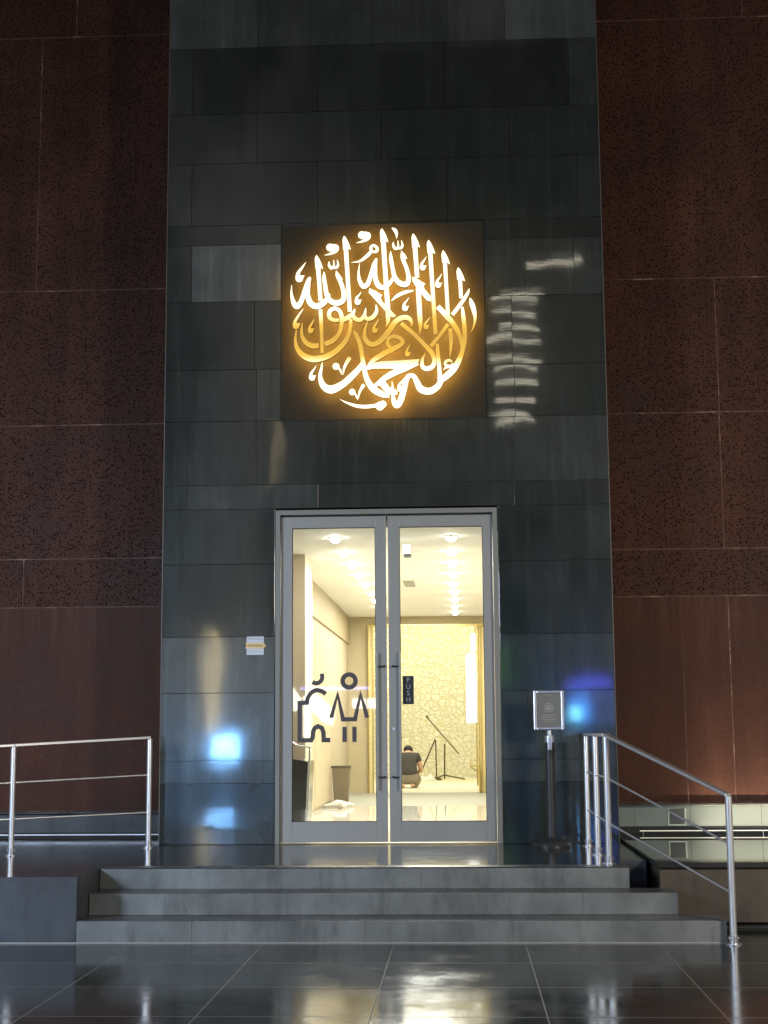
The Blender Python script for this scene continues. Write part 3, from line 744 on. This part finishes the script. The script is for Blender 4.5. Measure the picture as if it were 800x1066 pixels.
struct(MB().box(-2.6, 2.6, 11.45, 19, 3.4, 3.6), 'ceiling', CEIL)
struct(MB().box(-1.6, -1.19, 2.95, 11.3, 0.001, ZC-.001), 'wall_left', WALLM)
struct(MB().box(-1.72, -1.601, .952, 11.3, 0, 3.0), 'wall_left', WALLM)
struct(MB().box(1.55, 1.75, .96, 11.3, 0.001, ZC-.001), 'wall_right', WALLM)
b_ = MB(); b_.box(-1.189, -.86, 11.2, 11.4, .001, ZC-.001); b_.box(1.075, 1.549, 11.2, 11.4, .001, ZC-.001); b_.box(-.859, 1.074, 11.2, 11.4, 2.73, ZC-.001)
struct(b_, 'wall_back', WALLB)
struct(MB().box(-2.75, -2.6, 11.4, 19, 0, 3.6), 'wall_left', WALLM)
struct(MB().box(2.6, 2.75, 11.4, 19, 0, 3.6), 'wall_right', WALLM)
b_ = MB(); b_.box(-2.75, -1.16, 11.401, 11.45, 0, 3.6); b_.box(1.08, 2.75, 11.401, 11.45, 0, 3.6); b_.box(-1.159, 1.079, 11.401, 11.45, 2.861, 3.6)
struct(b_, 'wall_front', WALLM)
b_ = MB().box(-1.188, -1.16, 3.0, 11.19, 2.42, ZC-.002)  # tan band painting the dark soffit side and its shadow
tag(b_.build('soffit_shade_band', mat('tan_soffit_shade', (.42, .34, .19), .6)), 'tan frieze side painted dark as in shadow along the top of the lobby left wall', 'soffit')
b_ = MB()
b_.box(-1.188, -1.165, 3.3, 5.2, .05, 2.30); b_.box(-1.188, -1.17, 5.4, 7.6, .05, 2.30)
tag(b_.build('wall_panel', mat('cream_wall_panel', (.58, .49, .33), .45)), 'pale cream panels on the lobby left wall behind the column', 'wall panel')
col_ = thing('square_column', (-1.3, 2.5, 0), 'beige square column with a lit side painted paler inside the left door leaf', 'column')
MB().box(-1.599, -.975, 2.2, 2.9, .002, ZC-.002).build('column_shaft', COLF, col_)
MB().box(-.974, -.966, 2.2, 2.9, .002, ZC-.002).build('lit_side_face', COLS, col_)  # paler cream sheet paints the brightly lit side of the column

# relief wall
rel = mat('cream_relief_stone', (.86, .80, .55), .5); n = NT(rel)
rv = n.coord((1, 1, 1))
vo = n.n('ShaderNodeTexVoronoi', feature='DISTANCE_TO_EDGE'); vo.inputs['Scale'].default_value = 7.6; vo.inputs['Randomness'].default_value = .75
wa = n.mix(.04, rv, None) if False else rv
nz_ = n.n('ShaderNodeTexNoise'); nz_.inputs['Scale'].default_value = 2.2; n.l(rv, nz_.inputs['Vector'])
wa = n.mix(.12, rv, nz_.outputs['Color'], 'ADD'); n.l(wa, vo.inputs['Vector'])
v2 = n.n('ShaderNodeTexVoronoi', feature='DISTANCE_TO_EDGE'); v2.inputs['Scale'].default_value = 15; v2.inputs['Randomness'].default_value = .6; n.l(rv, v2.inputs['Vector'])
e1 = n.ramp(vo.outputs['Distance'], [(0, 0.0), (.12, 1.0)]); e2 = n.ramp(v2.outputs['Distance'], [(0, 0.3), (.09, 1.0)])
hh = n.math('MULTIPLY', e1, e2)
n.l(n.ramp(hh, [(0, (.70, .65, .44)), (.4, (.82, .79, .62)), (1, (.88, .86, .73))]), n.b.inputs['Base Color'])
n.bump(hh, .6, .04)
rw = MB(); nx, nz = 90, 60
rg = random.Random(5)
tag(MB().box(-2.6, 2.6, 18.85, 19.05, .004, 3.4).build('relief_wall', rel), 'cream relief wall of interlocking shapes at the back of the prayer room', 'wall')

# gold door frame
gf = thing('gold_door_frame', (.1, 11.15, 0), 'gold metal frame around the opening to the bright prayer room', 'door frame')
a = MB()
for xa, xb in ((-.855, -.838), (-.785, -.77), (.935, .95), (.978, .988), (1.052, 1.07)): a.box(xa, xb, 11.12, 11.20, .001, 2.70)
a.build('jamb', GOLD, gf); 
MB().box(-.855, 1.07, 11.12, 11.199, 2.701, 2.728).build('head_bar', GOLD, gf)
MB().box(-.837, -.786, 11.15, 11.16, .001, 2.70).build('side_light', mat('pale_gold_glass', (.75, .66, .35), .3), gf)
MB().box(.951, .977, 11.15, 11.16, .001, 2.70).box(.989, 1.051, 11.15, 11.16, .001, 2.70).build('side_light', mat('pale_gold_glass_right', (.75, .62, .28), .3), gf)

# ceiling downlights
LAMP = mat('lit_lamp', (1, 1, .95), .4, emit=(1, .97, .88), es=70)
RING = mat('white_lamp_ring', (.8, .78, .7), .4)
def downlight(x, y, label):
    t_ = thing('ceiling_downlight', (x, y, ZC), label, 'ceiling light', 'round downlights in the lobby ceiling')
    MB().lathe((x, y, ZC-.012), [(.062, 0), (.066, .011)], 24).build('ring', RING, t_, smooth=True)
    MB().lathe((x, y, ZC-.050), [(.012, 0), (.034, .008), (.046, .022), (.048, .037)], 24).build('lamp', LAMP, t_, smooth=True)
    return t_
ords = ['first', 'second', 'third', 'fourth', 'fifth', 'sixth', 'seventh', 'eighth', 'ninth']
first = None
for side_, x, N_ in (('left', -.538, 8), ('right', .59, 9)):
    for k in range(N_):
        y = 1.45+k*1.13 if side_ == 'left' else 1.45+k*1.13
        y = .86+k*1.17
        if y > 11: continue
        lb = '%s round ceiling downlight from the glass door in the %s row of the lobby' % (ords[k], side_)
        if first is None: first = downlight(x, y, lb); fx_, fy_ = x, y
        else: copy_tree(first, None, Vector((x, y, ZC)), label=lb)
# soft real light from the same ceiling
area('lobby_ceiling_light', (0, 3.4, ZC-.03), (0, 3.4, 0), .9, 200, (1, .985, .94), 4.0)
area('lobby_ceiling_light', (0, 8.6, ZC-.03), (0, 8.6, 0), .9, 180, (1, .985, .94), 4.0)
area('prayer_room_light', (0, 14.2, 3.38), (0, 17.5, 0), 4.0, 300, (1, .97, .82), 3.5)
area('relief_wall_washer', (0, 17.7, 3.35), (0, 18.9, .6), 4.6, 60, (1, .92, .6), .25)

t_ = thing('ceiling_vent', (.02, 5.3, ZC), 'small slatted white vent in the lobby ceiling', 'vent')
MB().box(-.05, .10, 5.0, 5.9, ZC-.012, ZC-.001).build('vent_frame', RING, t_)
SL = mat('grey_slat', (.25, .24, .2), .6)
for k in range(5): MB().box(-.04, .09, 5.1+k*.16, 5.17+k*.16, ZC-.016, ZC-.0125).build('slat', SL, t_)
t_ = thing('lit_box_lamp', (.20, 1.0, 2.9), 'bright white box lamp hanging just inside the top of the right door leaf', 'lamp')
MB().box(.115, .185, 1.0, 1.05, 2.715, 2.80).build('lamp_box', mat('lit_white_box', (1, 1, 1), .4, emit=(.85, .93, 1), es=3), t_)
MB().box(.125, .195, 1.0, 1.03, 2.675, 2.712).build('lamp_socket', mat('grey_socket', (.3, .3, .28), .5), t_)

# bin, shoes, cabinet, shelf
t_ = thing('waste_bin', (-1.03, 7.72, 0), 'tapered brown waste bin with a dark rim against the lobby wall', 'bin')
def taper(x0, x1, y0, y1, z0, z1, k):
    v = []
    for z, e in ((z0, k), (z1, 0)):
        for x, y in ((x0+e, y0+e), (x1-e, y0+e), (x1-e, y1-e), (x0+e, y1-e)): v.append((x, y, z))
    return MB().add(v, [(3, 2, 1, 0), (4, 5, 6, 7), (0, 1, 5, 4), (1, 2, 6, 5), (2, 3, 7, 6), (3, 0, 4, 7)])
BX = -.02
taper(-1.155, -.905, 7.6, 7.85, .004, .49, .03).build('bin_body', mat('brown_bin_plastic', (.20, .16, .10), .45), t_, bevel=.01)
MB().box(-1.165, -.895, 7.59, 7.86, .49, .52).build('bin_rim', mat('dark_rim', (.09, .075, .045), .4), t_, bevel=.004)

WS = mat('white_shoe_leather', (.75, .74, .68), .5)
def shoe(x, y, rz, label):
    t_ = thing('shoe', (x, y, .001), label, 'shoe', 'white sneakers by the lobby wall')
    bm = bmesh.new(); secs = [(-.14, .030, .030, .075), (-.11, .038, .0, .085), (-.04, .036, .0, .075), (.03, .040, .0, .055), (.09, .042, .0, .040), (.13, .030, .0, .028), (.145, .012, .0, .02)]
    rings = []
    for yy, hw, _, h in secs:
        r_ = []
        for k in range(12):
            a_ = 2*math.pi*k/12; r_.append(bm.verts.new((hw*math.cos(a_), yy, .018+h*.5+h*.5*math.sin(a_))))
        rings.append(r_)
    for A, B in zip(rings[:-1], rings[1:]):
        for k in range(12): bm.faces.new((A[k], A[(k+1) % 12], B[(k+1) % 12], B[k]))
    bm.faces.new(rings[0]); bm.faces.new(list(reversed(rings[-1])))
    bmesh.ops.recalc_face_normals(bm, faces=bm.faces)
    me_ = bpy.data.meshes.new('upper'); bm.to_mesh(me_); bm.free(); me_.materials.append(WS); me_.shade_smooth()
    u = bpy.data.objects.new('upper', me_); C.objects.link(u); u.parent = t_
    s_ = MB(); P = [(.0, -.145), (.035, -.13), (.034, -.04), (.044, .05), (.042, .10), (.02, .14), (-.01, .148), (-.034, .12), (-.042, .06), (-.034, -.04), (-.035, -.13)]
    N = len(P); s_.add([(x_, y_, 0) for x_, y_ in P]+[(x_, y_, .022) for x_, y_ in P], [tuple(range(N-1, -1, -1)), tuple(range(N, 2*N))]+[(i, (i+1) % N, N+(i+1) % N, N+i) for i in range(N)])
    so = s_.build('sole', mat('cream_sole', (.5, .47, .38), .6)); so.parent = t_
    la = MB()
    for k in range(4): la.tube((-.022, -.02+k*.022, .083-k*.007), (.022, -.015+k*.022, .083-k*.007), .004, n=6)
    lo = la.build('lace', mat('pale_lace', (.55, .53, .48), .6)); lo.parent = t_
    t_.rotation_euler = (0, 0, rz); return t_
shoe(-1.03, 6.30, R(65), 'left one of the white sneakers standing on the pale lobby floor')
shoe(-.93, 6.25, R(30), 'front one of the white sneakers standing on the pale lobby floor')
shoe(-.90, 6.55, R(-60), 'right one of the white sneakers standing on the pale lobby floor')

t_ = thing('reception_cabinet', (-1.2, 1.8, 0), 'dark low cabinet with a pale slanted edge inside the left door leaf', 'cabinet')
v = [(-1.55, 1.5, .002), (-.90, 1.5, .002), (-.87, 1.5, .70), (-1.55, 1.5, .82), (-1.55, 2.15, .002), (-.90, 2.15, .002), (-.87, 2.15, .70), (-1.55, 2.15, .82)]
MB().add(v, [(0, 1, 2, 3), (7, 6, 5, 4), (0, 4, 5, 1), (1, 5, 6, 2), (2, 6, 7, 3), (3, 7, 4, 0)]).build('cabinet_body', mat('grey_glossy_laminate', (.09, .09, .085), .12), t_, bevel=.004)
MB().add([(-.897, 1.49, .003), (-.872, 1.49, .003), (-.845, 1.49, .72), (-.866, 1.49, .72), (-.897, 1.52, .003), (-.872, 1.52, .003), (-.845, 1.52, .72), (-.866, 1.52, .72)], [(0, 1, 2, 3), (7, 6, 5, 4), (0, 4, 5, 1), (1, 5, 6, 2), (2, 6, 7, 3), (3, 7, 4, 0)]).build('edge_strip', mat('white_edge_strip', (.8, .8, .75), .3), t_)
arc = MB(); pts = [(-1.08, .98), (-1.04, .90), (-.98, .86), (-.90, .845), (-.83, .84)]
for A, B in zip(pts[:-1], pts[1:]): arc.tube((A[0], 1.5, A[1]), (B[0], 1.5, B[1]), .008, n=8)
arc.box(-.86, -.845, 1.495, 1.505, .70, .84)
arc.build('top_rail', STEEL, t_)

t_ = thing('wall_book_shelf', (.85, 11.0, .4), 'small gold bracket shelf beside the right jamb of the gold frame', 'shelf')
s_ = MB(); s_.box(.79, .94, 10.95, 11.1, .42, .44); s_.tube((.80, 11.0, .52), (.93, 11.0, .52), .008, n=8); s_.tube((.80, 11.0, .44), (.80, 11.0, .52), .006, n=8)
s_.build('shelf_plate', GOLD, t_)
s_ = MB(); s_.tube((.80, 11.02, .41), (.93, 11.1, .33), .008, n=8); s_.box(.925, .95, 10.98, 11.1, .05, .44); s_.build('bracket', GOLD, t_)

# added glowing panels in place of a bright reflection in the glass
t_ = thing('reflection_glow_panel', (.86, 11.5, 1.6), 'tall white glowing panel added for a reflection beside the right jamb of the gold frame', 'lamp')
MB().box(.75, .915, 11.46, 11.50, 1.12, 2.25).build('glow_panel', mat('glowing_white_reflection', (1, 1, 1), .4, emit=(1, .98, .9), es=4), t_, bevel=.02)
MB().box(.83, .915, 11.46, 11.50, 2.28, 2.60).build('upper_glow_panel', mat('glowing_white_reflection_upper', (1, 1, 1), .4, emit=(1, .98, .9), es=2.2), t_, bevel=.02)
MB().box(.90, .925, 11.505, 11.53, .1, 2.7).build('panel_rod', GOLD, t_)

# microphone stands
BM = mat('olive_black_metal', (.10, .085, .03), .4, metal=.5)
t_ = thing('boom_microphone_stand', (.30, 17.6, .004), 'boom microphone stand with its long arm raised at the back of the prayer room', 'microphone stand')
s_ = MB(); s_.tube((.30, 17.6, .02), (.31, 17.6, .73), .016, n=10); s_.build('pole', BM, t_)
s_ = MB(); s_.tube((-.02, 17.55, 1.24), (.60, 17.65, .52), .012, n=8); s_.build('boom_arm', BM, t_)
s_ = MB(); s_.tube((-.06, 17.54, 1.30), (-.02, 17.55, 1.24), .024, .016, n=10); s_.build('microphone', BM, t_)
s_ = MB()
for a_ in (R(-5), R(120), R(235)): s_.tube((.30, 17.6, .10), (.30+.42*math.cos(a_), 17.6+.42*math.sin(a_), .015), .014, n=8)
s_.build('tripod_leg', BM, t_)
t_ = thing('straight_microphone_stand', (.12, 17.4, .004), 'straight microphone stand with a leaning rod left of the boom stand', 'microphone stand')
s_ = MB(); s_.tube((.14, 17.4, .03), (.13, 17.4, .80), .014, n=10); s_.build('pole', BM, t_)
s_ = MB(); s_.tube((.12, 17.38, .82), (-.17, 17.3, .17), .015, n=10); s_.build('leaning_rod', BM, t_)
s_ = MB(); s_.lathe((.14, 17.4, .001), [(.11, 0), (.11, .03), (.05, .07)], 20); s_.build('base', BM, t_)
cl = bmesh.new(); bmesh.ops.create_icosphere(cl, subdivisions=3, radius=.13)
for v in cl.verts:
    v.co.z = max(0, v.co.z*.9+.03*math.sin(v.co.x*40)); v.co.x *= 1.3; v.co += Vector((random.uniform(-.006, .006),)*3)
me = bpy.data.meshes.new('folded_cloth'); cl.to_mesh(me); cl.free(); me.materials.append(mat('white_cloth', (.8, .8, .74), .8))
o = bpy.data.objects.new('folded_cloth', me); C.objects.link(o); o.location = (-.02, 17.0, .006)
tag(o, 'small crumpled white cloth on the floor by the microphone stands', 'cloth')

# ================================================================== PERSON, seen from behind, sitting back on the heels
per = thing('person', (-.29, 13.2, .004), 'person in grey t-shirt and beige trousers kneeling in prayer seen from behind', 'person')
SKIN = mat('skin', (.62, .36, .22), .5); SHIRT = mat('grey_cotton', (.075, .07, .06), .85); TROU = mat('beige_cotton', (.30, .26, .18), .85); HAIR = mat('black_hair', (.02, .017, .014), .7)
def skinmesh(name, joints, edges, root, m_, parent, sub=2):
    ks = list(joints); me_ = bpy.data.meshes.new(name); me_.from_pydata([joints[k][0] for k in ks], [(ks.index(a), ks.index(b2)) for a, b2 in edges], [])
    o_ = bpy.data.objects.new(name, me_); C.objects.link(o_); me_.materials.append(m_)
    sk = o_.modifiers.new('skin', 'SKIN')
    if not me_.skin_vertices: pass
    for i, k in enumerate(ks):
        r_ = joints[k][1]; r_ = r_ if isinstance(r_, tuple) else (r_, r_)
        me_.skin_vertices[0].data[i].radius = r_
        me_.skin_vertices[0].data[i].use_root = (k == root)
    sb = o_.modifiers.new('sub', 'SUBSURF'); sb.levels = sub; sb.render_levels = sub
    bpy.context.view_layer.update()
    ev = bpy.data.meshes.new_from_object(o_.evaluated_get(bpy.context.evaluated_depsgraph_get()))
    o_.modifiers.clear(); o_.data = ev; ev.name = name; ev.shade_smooth()
    if not ev.materials: ev.materials.append(m_)
    o_.parent = parent; o_.matrix_parent_inverse = Matrix.Identity(4)
    return o_
def V(x, y, z): return (x, y, z)
J = {'pel': (V(0, 0, .24), .13), 'sp1': (V(0, .03, .36), .12), 'sp2': (V(0, .08, .48), .13), 'nk': (V(0, .14, .60), .06), 'hd': (V(0, .21, .63), .072), 'hd2': (V(0, .27, .63), .062)}
E_ = [('pel', 'sp1'), ('sp1', 'sp2'), ('sp2', 'nk'), ('nk', 'hd'), ('hd', 'hd2')]
for s, t2 in ((-1, 'l'), (1, 'r')):
    J.update({'sh'+t2: (V(s*.165, .10, .545), .06), 'el'+t2: (V(s*.235, .06, .32), .042), 'wr'+t2: (V(s*.17, .28, .27), .03), 'pm'+t2: (V(s*.15, .34, .255), .033),
              'hp'+t2: (V(s*.09, .02, .20), .095), 'kn'+t2: (V(s*.14, .42, .14), .065), 'sk'+t2: (V(s*.12, .30, .05), .05), 'an'+t2: (V(s*.09, -.06, .045), .035), 'ft'+t2: (V(s*.075, -.15, .06), .034), 'to'+t2: (V(s*.07, -.17, .02), .022)})
    E_ += [('sp2', 'sh'+t2), ('sh'+t2, 'el'+t2), ('el'+t2, 'wr'+t2), ('wr'+t2, 'pm'+t2), ('pel', 'hp'+t2), ('hp'+t2, 'kn'+t2), ('kn'+t2, 'sk'+t2), ('sk'+t2, 'an'+t2), ('an'+t2, 'ft'+t2), ('ft'+t2, 'to'+t2)]
    for k in range(5):
        a_ = R(-32+16*k); ln_ = (.035, .06, .066, .062, .05)[k]
        b0 = 'f%d%s' % (k, t2); J[b0] = (V(s*.15+.03*math.sin(a_), .36+.02*math.cos(a_), .25), .010); J[b0+'t'] = (V(s*.15+.045*math.sin(a_)*1.4, .36+ln_, .225), .008)
        E_ += [('pm'+t2, b0), (b0, b0+'t')]
skinmesh('body', J, E_, 'pel', SKIN, per)
T = {'z': (V(0, -.01, .20), (.17, .15)), 'a': (V(0, -.005, .28), (.185, .145)), 'b': (V(0, .03, .37), (.165, .13)), 'c': (V(0, .08, .50), (.175, .13)), 'd': (V(0, .125, .585), (.085, .08))}
TE = [('z', 'a'), ('a', 'b'), ('b', 'c'), ('c', 'd')]
for s, t2 in ((-1, 'l'), (1, 'r')):
    T.update({'s'+t2: (V(s*.165, .10, .545), .075), 'm'+t2: (V(s*.215, .075, .42), .066)}); TE += [('c', 's'+t2), ('s'+t2, 'm'+t2)]
skinmesh('t_shirt', T, TE, 'c', SHIRT, per)
P = {'a': (V(0, -.01, .25), (.175, .15)), 'b': (V(0, .01, .19), (.16, .14))}; PE = [('a', 'b')]
for s, t2 in ((-1, 'l'), (1, 'r')):
    P.update({'h'+t2: (V(s*.11, .01, .17), .115), 'k'+t2: (V(s*.145, .42, .14), .085), 's'+t2: (V(s*.13, .28, .065), .066), 'n'+t2: (V(s*.12, -.03, .06), .06)}); PE += [('b', 'h'+t2), ('h'+t2, 'k'+t2), ('k'+t2, 's'+t2), ('s'+t2, 'n'+t2)]
skinmesh('trousers', P, PE, 'b', TROU, per)
hb = bmesh.new(); bmesh.ops.create_uvsphere(hb, u_segments=20, v_segments=12, radius=1)
for v in hb.verts: v.co = Vector((v.co.x*.084, .225+v.co.y*.098, .66+v.co.z*.080))
me = bpy.data.meshes.new('hair'); hb.to_mesh(me); hb.free(); me.materials.append(HAIR); me.shade_smooth()
o = bpy.data.objects.new('hair', me); C.objects.link(o); o.parent = per

# ================================================================== WHAT STANDS ACROSS THE PLAZA (seen mirrored in the stone)
t_ = thing('lit_screen', (-6.2, -30.2, 0), 'small blue white lit screen mirrored in the polished stone left of the door', 'screen')
MB().box(-6.60, -5.82, -30.1, -30.06, .27, .87).build('display', mat('lit_blue_display', (.2, .5, 1), .4, emit=(.20, .50, 1.0), es=130), t_)
MB().box(-6.7, -5.7, -30.25, -30.11, .0, .97).box(-6.5, -6.3, -30.2, -30.12, -.45, 0).box(-6.1, -5.9, -30.2, -30.12, -.45, 0).build('cabinet', BLK, t_)
t_ = thing('light_column', (-6.7, -30.5, -.45), 'tall warm light column mirrored as a yellow streak left of the door', 'lamp')
MB().box(-6.80, -6.58, -30.8, -30.5, .6, 3.9).build('diffuser', mat('lit_warm_column', (1, .9, .6), .4, emit=(1, .80, .42), es=15.0), t_)
MB().box(-6.9, -6.5, -30.85, -30.45, -.45, .58).build('base', BLK, t_)
t_ = thing('lit_screen', (4.4, -30.2, 0), 'blue lit screen mirrored in the polished stone right of the door', 'screen')
MB().box(3.76, 5.0, -30.1, -30.06, 1.1, 2.1).build('display', mat('lit_deep_blue_display', (.1, .2, 1), .4, emit=(.10, .20, .8), es=3), t_)
MB().box(3.80, 4.95, -30.1, -30.06, 2.20, 2.42).build('display_banner', mat('lit_violet_banner', (.1, .2, 1), .4, emit=(.10, .10, 1.0), es=22), t_)
MB().box(3.80, 4.40, -30.055, -30.05, 1.2, 1.95).build('display_picture', mat('lit_blue_picture', (.2, .6, 1), .4, emit=(.06, .28, 1.0), es=24), t_)
MB().box(3.80, 4.12, -30.045, -30.04, 1.25, 1.60).build('display_spot', mat('lit_cyan_spot', (.2, .6, 1), .4, emit=(.2, .75, 1.0), es=60), t_)
MB().box(3.7, 5.05, -30.25, -30.11, -.45, 2.5).build('cabinet', BLK, t_)
t_ = thing('lit_sign', (2.0, -30.2, -.45), 'dim green lit sign mirrored as a green tint right of the door frame', 'sign')
MB().box(1.6, 2.15, -30.1, -30.06, 2.3, 3.4).build('display', mat('lit_green_display', (.1, .4, .1), .4, emit=(.12, .5, .08), es=2.4), t_)
MB().box(1.8, 1.95, -30.2, -30.11, -.45, 3.3).build('post', BLK, t_)
t_ = thing('opposite_tower', (2.5, -34, -.45), 'tower with stacked lit floors mirrored as bright bands in the stone', 'building')
MB().box(-1.5, 6.5, -40, -30.6, -.45, 22).build('wall', mat('dark_tower_wall', (.03, .03, .03), .6), t_)
wm = mat('lit_tower_window', (1, .95, .8), .4, emit=(1, .93, .72), es=13)
for i, (z, xa, xb) in enumerate(((14.9, 2.6, 4.3), (13.9, 1.9, 3.1), (13.5, 1.9, 3.1), (13.0, 2.1, 3.2), (12.6, 1.6, 3.2), (12.0, 1.7, 3.2), (11.55, 1.8, 3.1), (11.1, 1.9, 3.2), (10.5, 1.9, 3.1), (10.0, 1.8, 2.9))):
    w_ = MB(); N = 8
    for k in range(N):   # gently curved balcony light
        u0, u1 = k/N, (k+1)/N; c0 = .10*math.sin(math.pi*u0); c1 = .10*math.sin(math.pi*u1)
        a_, b2 = xa+(xb-xa)*u0, xa+(xb-xa)*u1
        w_.add([(a_, -30.55, z+c0), (b2, -30.55, z+c1), (b2, -30.55, z+c1+.085), (a_, -30.55, z+c0+.085), (a_, -30.6, z+c0), (b2, -30.6, z+c1), (b2, -30.6, z+c1+.085), (a_, -30.6, z+c0+.085)],
               [(0, 3, 2, 1), (4, 5, 6, 7), (0, 1, 5, 4), (3, 7, 6, 2)])
    w_.build('window', wm, t_)
t_ = thing('street_lamp', (-4.9, -30.3, -.45), 'slim street lamp mirrored as a faint warm streak left of the calligraphy', 'street lamp')
MB().tube((-4.9, -30.3, -.45), (-4.9, -30.3, 8.3), .06).build('pole', BLK, t_)
MB().box(-5.05, -4.8, -30.4, -30.2, 8.3, 10.2).build('lamp_head', mat('lit_street_lamp', (1, .85, .6), .4, emit=(1, .82, .5), es=2.2), t_)

def XV(px): return -6.65+(px-217)*.0279
def ZV(py): return .85+(768-py)*.0279
t_ = thing('lit_canopy', (XV(330), -30.2, -.45), 'slanted white lit canopy mirrored in the glass of the left door leaf', 'canopy')
wl = mat('lit_canopy_white', (1, 1, 1), .4, emit=(.95, 1, .92), es=9)
P = [(303, 715), (312, 728), (325, 720), (348, 742), (345, 757), (334, 752), (322, 738), (303, 742)]
v = [(XV(a), -30.1, ZV(b_)) for a, b_ in P]+[(XV(a), -30.2, ZV(b_)) for a, b_ in P]; N = len(P)
MB().add(v, [tuple(range(N)), tuple(range(2*N-1, N-1, -1))]+[(i, (i+1) % N, N+(i+1) % N, N+i) for i in range(N)]).build('canopy_cover', wl, t_)
MB().box(XV(315), XV(322), -30.1, -30.05, ZV(769), ZV(736)).build('side_light', wl, t_)
MB().box(XV(322), XV(326), -30.3, -30.2, -.45, ZV(740)).build('post', BLK, t_)
t_ = thing('neon_strip', (XV(350), -30, 2.2), 'long thin blue lit strip mirrored in the glass of the left door leaf', 'strip light')
MB().box(XV(312), XV(384), -29.9, -29.85, ZV(720), ZV(717)).build('light_tube', mat('lit_blue_tube', (.3, .3, 1), .4, emit=(.3, .35, 1), es=8), t_)
MB().box(XV(314), XV(315.5), -29.93, -29.905, -.45, ZV(719)).build('post', BLK, t_)
MB().box(XV(380), XV(381.5), -29.93, -29.905, -.45, ZV(719)).build('post', BLK, t_)
MB().box(XV(366), XV(392), -30.2, -30.1, ZV(739), ZV(729)).build('lit_sign', mat('lit_lilac_sign', (.9, .9, 1), .4, emit=(.85, .85, 1), es=9), t_)
